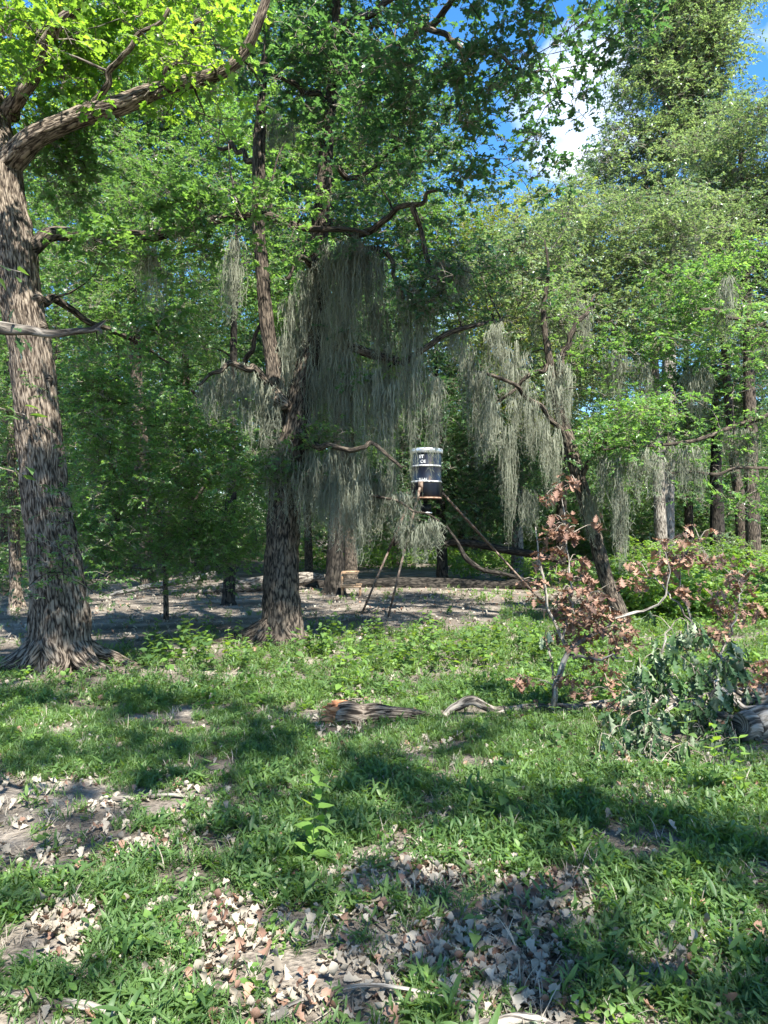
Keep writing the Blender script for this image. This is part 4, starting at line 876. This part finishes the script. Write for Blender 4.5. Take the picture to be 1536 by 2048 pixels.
# ------------------------------------------------------------------ logs and fallen wood
def log(rows, label, bark, cat='log', name='fallen_log', amp=.15, sides=22, n=30, ridges=0, wob=.012, group=None):
    pts, rad = stem(rows, n); c = pts[0]
    t = thing(name, label, cat, c, group); mb = MB(); tube(mb, wiggle(pts, wob, 1.2, 3), rad, sides, 0, bark_shape(amp, None, ridges, seed=rows[0][0])); mb.build('trunk' if name == 'fallen_log' else 'stem', M[bark], t); return t, pts, rad
rot_mat = plain_mat('rotten_wood', (.17, .065, .03), (.50, .23, .11), 18, .9, bump=.9)
lg, lp, lr = log([(676, 1430, 6.35, 25), (705, 1431, 6.35, 27), (745, 1430, 6.4, 23), (790, 1431, 6.4, 17), (840, 1434, 6.45, 13), (890, 1438, 6.5, 7)], 'short fallen log with a broken orange rotten end lying in the grass', 'bark_left', ridges=4)
for k in range(34):   # splintered orange rot at the broken end
    a = random.uniform(0, 6.28); r = .01 + .095 * random.random(); p = lp[0] + np.array([random.uniform(-.01, .03), math.cos(a) * r, math.sin(a) * r])
    mb = MB(); e = p + np.array([-random.uniform(.05, .17), random.uniform(-.04, .03), random.uniform(-.03, .03)])
    tube(mb, spline([p + [.08, 0, 0], p, e], 5), np.array([.016, .024, .023, .017, .005]), 7, 0, bark_shape(.4, seed=k)); mb.build('rotten_splinter', rot_mat, lg)
log([(884, 1436, 6.55, 6), (915, 1412, 6.6, 9), (945, 1402, 6.6, 10), (975, 1418, 6.6, 8), (1010, 1422, 6.6, 9)], 'humped grey broken branch between the short log and the long log', 'bark_grey', cat='branch', name='dead_branch')
log([(985, 1424, 6.7, 9), (1060, 1420, 6.7, 11), (1140, 1416, 6.7, 12), (1210, 1414, 6.7, 13), (1260, 1412, 6.7, 13), (1380, 1408, 6.7, 15), (1480, 1396, 6.8, 22), (1570, 1388, 6.9, 26)], 'long grey fallen log running behind the wilted oak leaves to the right edge', 'bark_grey')
log([(1482, 1455, 5.7, 26), (1510, 1449, 5.75, 31), (1560, 1440, 5.85, 34), (1680, 1425, 6.1, 38)], 'thick smooth grey log end at the right edge', 'bark_grey', amp=.05)
log([(1380, 1330, 6.6, 3), (1430, 1360, 6.5, 4), (1480, 1412, 6.3, 6), (1512, 1420, 6.2, 7), (1580, 1405, 6.1, 9)], 'bent bare branch lying over the thick grey log', 'dead_wood', cat='branch', name='dead_branch')
log([(200, 1196, 19, 3), (270, 1178, 19, 5), (380, 1160, 19.6, 6), (430, 1146, 20, 7)], 'thin sun-flecked log slanting up in the shade left of the vine-wrapped stem', 'dead_wood')
log([(400, 1184, 19.4, 5), (440, 1176, 20, 10), (520, 1168, 20.6, 14), (600, 1158, 21, 14), (640, 1153, 21.4, 6), (655, 1151, 21.5, 1)], 'weathered fallen log seen behind the central trunk', 'bark_grey')
log([(610, 1172, 22, 10), (720, 1170, 22, 13), (850, 1172, 22, 16), (960, 1174, 21.6, 14), (1060, 1168, 21, 10)], 'long black fallen trunk lying behind the feeder', 'bark_black', amp=.25)
log([(893, 1052, 20.5, 2), (915, 1085, 20.5, 3), (935, 1118, 20.4, 5), (965, 1140, 20.3, 4.5), (1000, 1147, 20.2, 4), (1050, 1160, 20, 3.5), (1090, 1178, 19.8, 3)], 'curved black branch sagging behind the feeder\'s right leg', 'bark_black', cat='branch', name='dead_branch')
log([(870, 1090, 23, 5), (930, 1085, 22.5, 7), (1000, 1098, 22, 8), (1080, 1112, 21.5, 7), (1150, 1130, 21, 4)], 'low black bough lying level behind the feeder\'s right leg', 'bark_black', cat='branch', name='dead_branch')
# grey dead branch that juts in from the left at head height, with two drooping leaves
db, dpts, drad = log([(-180, 640, 3.3, 15), (-60, 652, 3.2, 14), (10, 655, 3.1, 13), (50, 660, 3.1, 10), (95, 668, 3.05, 8), (140, 665, 3.0, 7), (175, 662, 3.0, 6), (190, 655, 3.0, 6), (212, 643, 3.0, 2)], 'grey broken branch jutting in from the left edge across the big trunk', 'bark_grey', cat='branch', name='dead_branch', sides=14, amp=.22, n=40, wob=.004)
mb = MB(); tube(mb, spline([P(188, 656, 3.0), P(200, 660, 3.0), P(204, 668, 3.0)], 4), np.array([.01, .008, .006, .002]), 8); mb.build('stub', M['lichen_wood'], db)
random.seed(3)
for (a, b, l, an) in ((32, 668, .085, -1.4), (44, 672, .075, -1.2), (28, 655, .06, -.6), (18, 645, .06, .9), (38, 690, .07, -1.6)):
    mb = MB(); put_leaf(mb, leaf_geo('oak', .4), np.zeros(3), random.uniform(-.6, .6), an, random.uniform(-.5, .5), l); o = mb.build('leaf', M['wilted_leaf'], None); o.parent = db
    o.location = Vector(P(a, b, 3.05)) - db.location
db_leaf = None

# sticks lying near the camera
STK = [([(540, 2030, 2.5, 4), (620, 1995, 2.6, 4), (720, 1975, 2.65, 4), (830, 1985, 2.62, 4), (960, 2010, 2.55, 3)], 'thin pale curved stick on the leaf litter at the bottom'),
       ([(0, 1985, 2.62, 9), (110, 2005, 2.6, 10), (190, 2022, 2.56, 8), (260, 2050, 2.5, 6)], 'pale weathered stick at the bottom left corner'),
       ([(930, 2060, 2.46, 9), (1000, 2044, 2.48, 11), (1060, 2044, 2.48, 10), (1120, 2056, 2.46, 7)], 'lichen-covered piece of wood at the bottom edge'),
       ([(860, 1665, 4.1, 4), (890, 1630, 4.15, 3), (900, 1615, 4.1, 2)], 'short forked dead twig in the shade right of the leafy sapling'),
       ([(1508, 1520, 5.2, 4), (1520, 1550, 5.1, 5), (1540, 1600, 4.9, 5)], 'white bare stick standing at the right edge'),
       ([(200, 1600, 4.7, 4), (330, 1592, 4.75, 4), (420, 1600, 4.7, 3)], 'thin stick lying on the bare soil left of the sapling')]
for rows, lab in STK:
    rows = [(a, b, CAMZ * FPX / (b - 1065) if b > 1640 or 'soil' in lab else d, r) for a, b, d, r in rows]
    log(rows, lab, 'lichen_wood' if 'lichen' in lab else 'dead_wood', cat='stick', name='stick', sides=8, n=16, amp=.2)

# ------------------------------------------------------------------ fallen branches with their leaves
LEAFM = {}
def leaf_meshes(key, mat, lk, curls, rolls=(0.0,)):
    L_ = []
    for c in curls:
        for r in rolls:
            V, Q = leaf_geo(lk, c, r); L_.append(mesh_from(key, V, Q, None, None, [M[mat]], None, {'tint': ('FLOAT', np.full(len(V), random.random(), np.float32))}))
    LEAFM[key] = L_
leaf_meshes('brown_leaf', 'rust_leaf', 'oak', (1.2, 1.8, -1.4, 2.4), (.25, .6))
leaf_meshes('wilted_leaf', 'wilted_leaf', 'wiltoak', (.5, .9, -.6), (.1, .35))
leaf_meshes('dead_leaf', 'dead_leaf', 'postoak', (1.3, 2.2, -1.6, .8), (.3, .55, .75))
leaf_meshes('fallen_rust_leaf', 'rust_leaf', 'postoak', (1.2, 2.0), (.3, .7))
leaf_meshes('weed_leaf', 'herb', 'ovate', (.3, .7, -.3))
leaf_meshes('bright_weed_leaf', 'herb_bright', 'ovate', (.3, .7, -.3))
def leaf_obj(key, pos, eul, size, parent, name='leaf'):
    o = bpy.data.objects.new(name, random.choice(LEAFM[key])); COL.objects.link(o); o.parent = parent
    o.location = Vector([float(a) for a in pos]) - (parent.location if parent else Vector()); o.rotation_euler = eul; o.scale = (size,) * 3
    return o
def leafy_branch(label, stems, key, spots, nleaf, size, bark='dead_wood', droop=-1.1, stuff_n=0):
    base = P(*stems[0][0][:3])
    t = thing('fallen_branch', label, 'branch', base); K = []
    for i, rows in enumerate(stems):
        pts, rad = stem(rows, 16); pts = wiggle(pts, .03, 3, i); mb = MB(); tube(mb, pts, rad, 8, 0, bark_shape(.15)); mb.build('stem' if i == 0 else 'twig', M[bark], t)
        K += [p for p in pts]
    K = np.array(K); w_ = np.array([s[3] * s[4] for s in spots], float); w_ /= w_.sum(); tw = MB(); left = nleaf
    tot = nleaf + stuff_n; k = 0; extra = MB()
    while k < tot:
        s = spots[rng.choice(len(spots), p=w_)]
        c = P(s[0] + rng.normal() * s[3] * .95, s[1] + rng.normal() * s[4] * .95, s[2] + rng.normal() * .12)
        c[2] = max(c[2], G(c[0], c[1]) + .05)
        j = int(np.argmin(np.linalg.norm(K - c, axis=1)))
        if np.linalg.norm(K[j] - c) > .03: tube(tw, spline([K[j], (K[j] + c) / 2 + [0, 0, .03], c], 5), np.linspace(.005, .002, 5), 3, 0, cap=False); K = np.vstack([K, c])
        m = random.randint(3, 7)      # a drooping bunch
        for q in range(m):
            if k >= tot: break
            p = c + rng.normal(size=3) * .018; e = (random.uniform(-.6, .6) if key == 'brown_leaf' else random.uniform(-3.1, 3.1), -(droop + random.uniform(-.5, .6)), random.uniform(0, 6.28)); sz = size * random.uniform(.6, 1.15)
            if k < nleaf: leaf_obj(key, p, e, sz, t)
            else:
                V, Q = leaf_geo('oak' if key == 'brown_leaf' else 'wiltoak', random.choice((.6, 1.2)), .3); extra.add((V * sz) @ np.array(Euler(e).to_matrix()).T + p, Q, None, None, 0, random.random())
            k += 1
    if tw.n: o = tw.build('twigs', M['twig'], t); o['kind'] = 'stuff'
    if extra.n: o = extra.build('leaves', M['rust_leaf'] if key == 'brown_leaf' else M['wilted_leaf'], t); o['kind'] = 'stuff'
    return t
leafy_branch('upright fallen oak branch with curled rust-brown dead leaves', [
    [(1106, 1418, 6.5, 6), (1112, 1375, 6.5, 6), (1128, 1330, 6.5, 6), (1136, 1295, 6.5, 5), (1125, 1280, 6.5, 4), (1105, 1240, 6.5, 3), (1090, 1180, 6.5, 3), (1080, 1110, 6.5, 2), (1072, 1050, 6.5, 1)],
    [(1136, 1295, 6.5, 4), (1180, 1272, 6.5, 4), (1230, 1240, 6.5, 3), (1290, 1225, 6.5, 3), (1330, 1190, 6.5, 2), (1335, 1110, 6.5, 1)],
    [(1125, 1280, 6.5, 3), (1140, 1210, 6.5, 2), (1135, 1120, 6.5, 2), (1130, 1000, 6.5, 1)],
    [(1140, 1310, 6.5, 3), (1170, 1318, 6.4, 3), (1220, 1312, 6.3, 2), (1260, 1320, 6.3, 1)]],
    'brown_leaf', [(1130, 975, 6.5, 20, 16), (1110, 1045, 6.5, 26, 30), (1140, 1085, 6.5, 30, 28), (1085, 1110, 6.5, 18, 22), (1170, 1180, 6.5, 26, 34), (1150, 1230, 6.5, 28, 30), (1190, 1260, 6.5, 30, 34), (1245, 1265, 6.5, 26, 26), (1170, 1375, 6.5, 26, 14), (1215, 1385, 6.5, 30, 20), (1200, 1330, 6.5, 16, 16), (1030, 1360, 6.6, 20, 8), (1065, 1170, 6.5, 12, 12), (1230, 1440, 6.5, 22, 12), (1130, 1260, 6.5, 24, 24)],
    300, .10, droop=-1.1, stuff_n=620)
leafy_branch('brown-leaved fallen branch rising behind the wilted leaves at right', [
    [(1500, 1400, 6.7, 5), (1470, 1370, 6.7, 4), (1440, 1310, 6.7, 3), (1400, 1270, 6.7, 3), (1370, 1200, 6.7, 2), (1360, 1120, 6.7, 1)],
    [(1440, 1310, 6.7, 3), (1470, 1240, 6.7, 2), (1480, 1170, 6.7, 1)], [(1400, 1270, 6.7, 2), (1330, 1180, 6.7, 2), (1300, 1150, 6.7, 1)]],
    'brown_leaf', [(1300, 1150, 6.7, 24, 18), (1340, 1110, 6.7, 26, 20), (1400, 1105, 6.7, 30, 20), (1380, 1170, 6.7, 26, 18), (1480, 1160, 6.7, 20, 20), (1450, 1220, 6.7, 20, 26), (1520, 1330, 6.6, 22, 24), (1410, 1270, 6.7, 16, 14), (1500, 1210, 6.7, 14, 16)],
    300, .10, droop=-1.1, stuff_n=300)
leafy_branch('heap of wilted dark green oak leaves with pale silvery undersides', [
    [(1480, 1440, 6.0, 6), (1420, 1420, 5.9, 5), (1360, 1400, 5.8, 4), (1320, 1350, 5.8, 3), (1330, 1280, 5.8, 2), (1350, 1240, 5.9, 1)],
    [(1360, 1400, 5.8, 4), (1310, 1440, 5.6, 3), (1280, 1490, 5.5, 2), (1270, 1530, 5.4, 2)], [(1420, 1420, 5.9, 4), (1430, 1350, 5.9, 3), (1450, 1310, 6, 2)]],
    'wilted_leaf', [(1290, 1400, 5.7, 34, 30), (1280, 1460, 5.5, 36, 30), (1320, 1330, 5.8, 30, 30), (1350, 1270, 5.9, 28, 18), (1300, 1500, 5.4, 46, 26), (1420, 1390, 5.9, 30, 30), (1400, 1440, 5.8, 34, 26), (1450, 1330, 6, 30, 26), (1440, 1480, 5.7, 30, 18), (1300, 1540, 5.2, 40, 14)],
    300, .135, droop=-1.15, stuff_n=700)
leafy_branch('small dark sprig of wilted leaves left of the rust-brown branch', [[(1112, 1372, 6.5, 2), (1100, 1310, 6.5, 2), (1090, 1275, 6.5, 1)]], 'wilted_leaf', [(1090, 1275, 6.5, 12, 8)], 12, .10)

# ------------------------------------------------------------------ ground cover
def tuft(mat, nb, h, wd, lk='blade'):
    def f(k):
        random.seed(k * 31 + nb); mb = MB()
        for q in range(nb):
            yaw = random.uniform(0, 6.28); l = h * random.uniform(.5, 1.1); b = random.uniform(.4, 1.4); seg = 4
            t = np.linspace(0, 1, seg + 1); r = l * (t * .35 + .5 * t ** 2 * b * .6); z = l * (t - .45 * b * t ** 2)
            o = np.array([random.uniform(-.03, .03), random.uniform(-.03, .03)])
            x = o[0] + r * math.cos(yaw); y = o[1] + r * math.sin(yaw); wv = wd * np.array([.6, 1, .9, .6, .05]) * random.uniform(.7, 1.2)
            nx, ny = -math.sin(yaw) * wv, math.cos(yaw) * wv
            V = np.concatenate([np.stack([x - nx, y - ny, z], 1), np.stack([x + nx, y + ny, z], 1)]); i = np.arange(seg)
            mb.add(V, np.stack([i, i + 1, seg + 1 + i + 1, seg + 1 + i], 1), None, None, 0, random.random())
        return mb.mesh('tuft', [M[mat]])
    return f
def herb(mat, nst, h, ll, lk):
    def f(k):
        random.seed(k * 91 + nst); mb = MB(); geos = [leaf_geo(lk, c) for c in (.3, .9, -.2)]
        for s in range(nst):
            yaw = random.uniform(0, 6.28); l = h * random.uniform(.5, 1.1); e = rvec(yaw, random.uniform(.4, 1.4)) * l
            o = np.array([random.uniform(-.03, .03), random.uniform(-.03, .03), 0]); pts = spline([o, o + e * .5 + [0, 0, .01], o + e], 4); tube(mb, pts, np.array([.0022, .002, .0015, .001]), 3, 0, cap=False, tint=.7)
            for q in range(5):
                t = .15 + .85 * q / 4; p = o + e * t
                put_leaf(mb, random.choice(geos), p, yaw + q * 2.4 + random.uniform(-.4, .4), random.uniform(-.3, .8), random.uniform(-.5, .5), ll * random.uniform(.6, 1.15))
        return mb.mesh('herb', [M[mat]])
    return f
source('grass', tuft('herb', 16, .11, .0028), 4)
source('grassB', tuft('herb_bright', 14, .14, .003), 3)
source('herb', herb('herb', 4, .10, .055, 'lance'), 6)
source('herbW', herb('herb', 4, .12, .085, 'lance'), 5)
source('herbO', herb('herb_bright', 4, .13, .05, 'ovate'), 4)
def litter(k):
    random.seed(k + 400); V, Q = leaf_geo('postoak', random.choice((1.2, 1.9, -1.5, .7, 2.6)), random.choice((.3, .5, .7)))
    return mesh_from('dead_leaf', V, Q, None, None, [M['rust_leaf' if k % 6 == 5 else 'dead_leaf']], None, {'tint': ('FLOAT', np.full(len(V), random.random(), np.float32))})
source('litter', litter, 12)
GREEN = [(520, 1330, 260, 60), (880, 1300, 300, 40), (360, 1420, 220, 70), (700, 1500, 330, 70), (1000, 1420, 300, 60), (1000, 1570, 400, 90), (500, 1640, 150, 50), (640, 1720, 190, 90), (260, 1870, 160, 90), (1350, 1820, 220, 150), (980, 1700, 200, 60),
         (1300, 1650, 260, 60), (1180, 1340, 240, 60), (90, 1440, 130, 40), (60, 1900, 90, 80), (820, 1860, 50, 50), (250, 1990, 200, 50), (900, 1980, 80, 60), (120, 1500, 120, 30), (780, 1760, 90, 40)]
DIRT = [(120, 1600, 130, 36), (400, 1590, 130, 20), (110, 1720, 130, 50), (330, 1800, 70, 40), (300, 1270, 300, 36), (700, 1235, 300, 22), (560, 1920, 140, 70), (760, 1920, 150, 80), (1120, 1780, 80, 60), (60, 1660, 100, 60), (1020, 1900, 80, 60), (430, 1700, 60, 40), (1490, 1590, 60, 30), (200, 1360, 110, 20)]
LITTER = [(560, 1920, 220, 80), (800, 1900, 200, 90), (420, 1860, 160, 50), (640, 1990, 220, 50), (900, 1760, 160, 40), (1120, 1830, 120, 90), (1300, 1590, 90, 30), (700, 1770, 120, 30), (1020, 1960, 170, 60), (130, 1860, 60, 60), (1350, 1940, 120, 60), (240, 1690, 80, 30)]
def field(px, py, L_, soft=1.0):
    f = np.zeros(len(px))
    for a, b, c, d in L_: f = np.maximum(f, np.exp(-((((px - a) / c) ** 2 + ((py - b) / d) ** 2) * soft)))
    return f
def ground_pts(n, y0, y1, power=1.0, wide=.62):
    y = y0 + (y1 - y0) * rng.random(n) ** power; x = (rng.random(n) - .5) * 2 * (y * wide + .6)
    return x, y
def cover(name, kind, n, y0, y1, sc, dens, lab, cat, power=1.0, tilt=.25, z=0.0):
    x, y = ground_pts(n, y0, y1, power); g = G(x, y); px, py = pix(np.stack([x, y, g], 1))
    d = dens(px, py, x, y); k = rng.random(n) < d; x, y, g = x[k], y[k], g[k]; m = len(x)
    rot = np.stack([rng.uniform(-tilt, tilt, m), rng.uniform(-tilt, tilt, m), rng.uniform(0, 6.28, m)], 1)
    o = scatter(name, kind, np.stack([x, y, g + z], 1), rot, rng.uniform(*sc, m)); return tag(o, lab, cat, kind='stuff')
def greend(px, py, x, y):
    f = .2 + .85 * field(px, py, GREEN, .7) - .5 * field(px, py, DIRT, .9) - .62 * field(px, py, LITTER, 1.1)
    return np.clip(f * (.1 + 1.9 * np.clip((fbm(x * 2.3, y * 2.3, 3, 3) - .37) * 3.6, 0, 1)), .045, 1)
def midd(px, py, x, y):
    f = .36 + .45 * field(px, py, GREEN) - .65 * (field(px, py, [(250, 1240, 420, 50), (700, 1232, 330, 20)], .6)) + .4 * (px > 1000)
    return np.clip(f * (.3 + 1.5 * np.clip((fbm(x * 1.2, y * 1.2, 3, 3) - .3) * 2, 0, 1)), .03, 1)
cover('grass', 'grass', 16000, 1.9, 7.5, (.6, 1.2), greend, 'fine green grass growing through the soil and dead leaves', 'grass', .8)
cover('herbs', 'herb', 15000, 1.9, 8.0, (.4, 1.0), greend, 'low narrow-leaved green herbs across the near ground', 'ground cover', .8)
source('dry', tuft('dead_leaf', 7, .13, .0022), 3)
cover('dry_grass', 'dry', 3600, 1.9, 12, (.5, 1.3), lambda px, py, x, y: np.clip(fbm(x * 2, y * 2, 8, 2) * 1.2 - .2, 0, 1), 'dry straw-coloured blades among the green herbs', 'dry grass', .9)
cover('herbs', 'herbO', 1500, 2.2, 7.5, (.35, .9), greend, 'small light green oval-leaved seedlings near the viewer', 'ground cover')
cover('herbs', 'herbW', 3200, 1.9, 5.0, (.5, 1.1), greend, 'broader-bladed green herbs near the viewer', 'ground cover', .85)
cover('herbs', 'herb', 11000, 7.0, 15.5, (.9, 1.7), midd, 'low green herbs between the oaks and the fallen log', 'ground cover')
cover('grass', 'grassB', 3500, 7.0, 24, (.8, 1.5), lambda px, py, x, y: midd(px, py, x, y) * (.3 + .7 * (px > 550)), 'light green grass in the sunny clearing round the feeder', 'grass')
cover('herbs', 'herbO', 1300, 6.5, 20, (.9, 1.8), lambda px, py, x, y: midd(px, py, x, y) * (.25 + .75 * (px > 650)), 'light green broad-leaved seedlings in the clearing', 'ground cover')
cover('leaf_litter', 'litter', 80000, 1.9, 6.5, (.03, .072), lambda px, py, x, y: np.clip(.08 + .85 * field(px, py, LITTER, 1.0), 0, 1) * np.clip(3 * (fbm(x * 3, y * 3, 9, 2) - .26), 0, 1), 'grey and tan dead oak leaves littering the near ground', 'leaf litter', .8, .38, .01)
cover('leaf_litter', 'litter', 9000, 6.5, 22, (.05, .10), lambda px, py, x, y: np.clip(.55 * fbm(x, y, 2, 2) + .3 * (y > 11), 0, 1), 'scattered dead leaves on the bare soil round the trees', 'leaf litter', 1, .6, .01)
def twigs_on_ground():
    mb = MB()
    for k in range(420):
        y = 2 + 9 * rng.random() ** 1.1; x = (rng.random() - .5) * 1.25 * y; a = rng.random() * 6.28; l = rng.uniform(.05, .3); s = np.linspace(-.5, .5, 5)
        xx = x + np.cos(a) * l * s + rng.normal(size=5) * .006; yy = y + np.sin(a) * l * s + rng.normal(size=5) * .006
        tube(mb, np.stack([xx, yy, G(xx, yy) + .008 + .012 * rng.random(5)], 1), np.full(5, rng.uniform(.0015, .004)), 4)
    o = mb.build('twig_litter', M['twig']); tag(o, 'small dry twigs scattered over the soil', 'twigs', kind='stuff')
twigs_on_ground()
# the 300 dead leaves that show largest, one by one on the ground
random.seed(11); cnt = 0
while cnt < 300:
    y = 2.15 + 2.2 * rng.random() ** 1.3; x = (rng.random() - .5) * 1.06 * y; g = float(G(x, y)); px, py = pix(np.array([[x, y, g]]))
    if rng.random() > .12 + field(px, py, LITTER, .8)[0]: continue
    leaf_obj('fallen_rust_leaf' if rng.random() < .22 else 'dead_leaf', (x, y, g + .022 + .015 * rng.random()), (random.uniform(-.6, .6) + (math.pi if rng.random() < .4 else 0), random.uniform(-.5, .5), random.uniform(0, 6.28)), random.uniform(.045, .08), ground, 'dead_leaf'); cnt += 1

# ------------------------------------------------------------------ weeds and saplings
def weed(base, h, label, nl, ll, key='weed_leaf', lean=(0, 0), group=None, name='sapling', first=.2, seed=0):
    random.seed(seed + 50); base = np.array(base, float)
    t = thing(name, label, 'plant', base, group); mb = MB(); e = base + np.array([lean[0], lean[1], h]); pts = spline([base - [0, 0, .02], (base + e) / 2 + [lean[0] * .2, 0, 0], e], 8)
    tube(mb, pts, np.linspace(.0045, .0015, 8), 6); mb.build('stem', M['herb'], t)
    for k in range(nl):
        q = first + (1 - first) * (k // 2) / max(1, (nl - 1) // 2); j = q * 7; jj = min(int(j), 6); p = pts[jj] + (pts[jj + 1] - pts[jj]) * (j - jj)
        yaw = (k // 2) * 1.57 + (k % 2) * math.pi + random.uniform(-.4, .4)
        leaf_obj(key, p, (random.uniform(-.4, .4), -random.uniform(-.4, .45), yaw), ll * (1.1 - .5 * q) * random.uniform(.8, 1.15), t)
    return t
weed(GP(622, 1730), .44, 'young sapling with broad oval leaves standing alone in the grass below the log', 16, .115, 'bright_weed_leaf', seed=1, lean=(.02, 0))
weed(GP(655, 1700), .2, 'small broad-leaved seedling at the right foot of the sapling', 8, .07, 'weed_leaf', seed=2)
weed(GP(1008, 1640), .36, 'dark stem topped by one large pale leaf, centre right of the grass', 10, .125, 'weed_leaf', seed=3)
weed(GP(975, 1480), .42, 'dark upright weed growing just behind the humped branch', 14, .085, 'weed_leaf', seed=4)
weed(GP(1110, 1500), .30, 'broad-leaved plant in front of the rust-brown branch', 10, .10, 'weed_leaf', seed=5)
weed(GP(1145, 1490), .30, 'plant with paired leaves close to the heap of wilted leaves', 10, .09, 'weed_leaf', seed=6)
weed(GP(1375, 1520), .5, 'plant with round leaves rising through the wilted heap', 12, .10, 'weed_leaf', seed=7)
weed(GP(1430, 1590), .42, 'bright leafy weed right in front of the thick grey log', 16, .11, 'bright_weed_leaf', seed=8)
weed(GP(1480, 1600), .36, 'bright leafy weed nearest the right edge by the white stick', 14, .10, 'bright_weed_leaf', seed=9)
weed(GP(1385, 1450), .22, 'yellow-green seedling lit by the sun in front of the long log', 10, .10, 'bright_weed_leaf', seed=10)
weed(GP(680, 1395), .40, 'tall weed with flat sunlit top leaves above the short log', 12, .11, 'bright_weed_leaf', seed=11)
weed(GP(90, 1690), .14, 'small seedling with long leaves on the bare soil at left', 7, .085, 'weed_leaf', seed=12)
weed(GP(950, 1900), .16, 'dark upright seedling among dead leaves at bottom centre', 6, .085, 'weed_leaf', seed=13)
weed(GP(1465, 1760), .16, 'seedling with round leaves near the right edge of the near ground', 8, .07, 'weed_leaf', seed=14)
# the knee-high weeds before the oaks
proto = weed((0, 0, 0), .36, 'knee-high leafy green weed in the patch before the central oak', 16, .12, 'weed_leaf', group='knee-high weeds before the oaks', name='weed', seed=20)
proto2 = weed((0, 0, 0), .30, 'knee-high leafy green weed in the patch before the central oak', 12, .13, 'bright_weed_leaf', group='knee-high weeds before the oaks', name='weed', seed=21)
spots = []
while len(spots) < 88:
    a = rng.uniform(230, 1240); b = rng.uniform(1272, 1345)
    if a < 330 and b < 1300: continue
    if 500 < a < 620 and b < 1295: continue
    if rng.random() < np.exp(-((a - 760) / 420) ** 2) + .2: spots.append((a, b))
for i, (a, b) in enumerate(spots):
    src = proto if rng.random() < .7 else proto2; p = GP(a, b)
    if i == 0: o = proto
    elif i == 1: o = proto2
    else:
        o = src.copy(); COL.objects.link(o)
        for ch in list(src.children):
            c = ch.copy(); COL.objects.link(c); c.parent = o
    o.location = tuple(p); o.rotation_euler = (rng.uniform(-.15, .15), rng.uniform(-.15, .15), rng.uniform(0, 6.28)); s = rng.uniform(.75, 1.35); o.scale = (s, s, s)
    where = 'by the left oak\'s roots' if a < 300 else 'between the two oaks' if a < 500 else 'at the central oak\'s foot' if a < 680 else 'in front of the feeder\'s legs' if a < 850 else 'right of the feeder' if a < 1020 else 'left of the rust-brown fallen branch'
    size = 'small' if s < .95 else 'medium-sized' if s < 1.15 else 'tall'; row = 'in the back row' if b < 1296 else 'in the middle row' if b < 1320 else 'in the front row'
    o['label'] = ('%s %s green weed %s %s' % (size, 'dark' if src is proto else 'light', where, row))
# sapling leaves entering at the left edge, close by
for k, (a, b, d, h, lab) in enumerate([(-14, 535, 3.2, .35, 'drooping broad leaves at the left edge above the grey branch'), (-6, 820, 3.2, .3, 'hanging green leaves at the left edge beside the big trunk'), (-2, 940, 3.4, .3, 'lower green leaf spray at the left edge')]):
    p = P(a, b, d); random.seed(k + 5)
    t = thing('leaf_spray', lab, 'plant', p); mb = MB(); e = p + np.array([.12, 0, -.02]); s0 = p + np.array([-.6, .1, -.1]); pts = spline([s0, p + [-.2, 0, .04], e], 8)
    tube(mb, pts, np.linspace(.006, .002, 8), 6); mb.build('stem', M['twig'], t)
    for q in range(16):
        pp = pts[2 + q % 6] + rng.normal(size=3) * .02; leaf_obj('weed_leaf', pp, (random.uniform(-.5, .5), random.uniform(.2, 1.1), random.uniform(-.9, .9) + (math.pi if q % 3 == 0 else 0)), random.uniform(.06, .085), t)
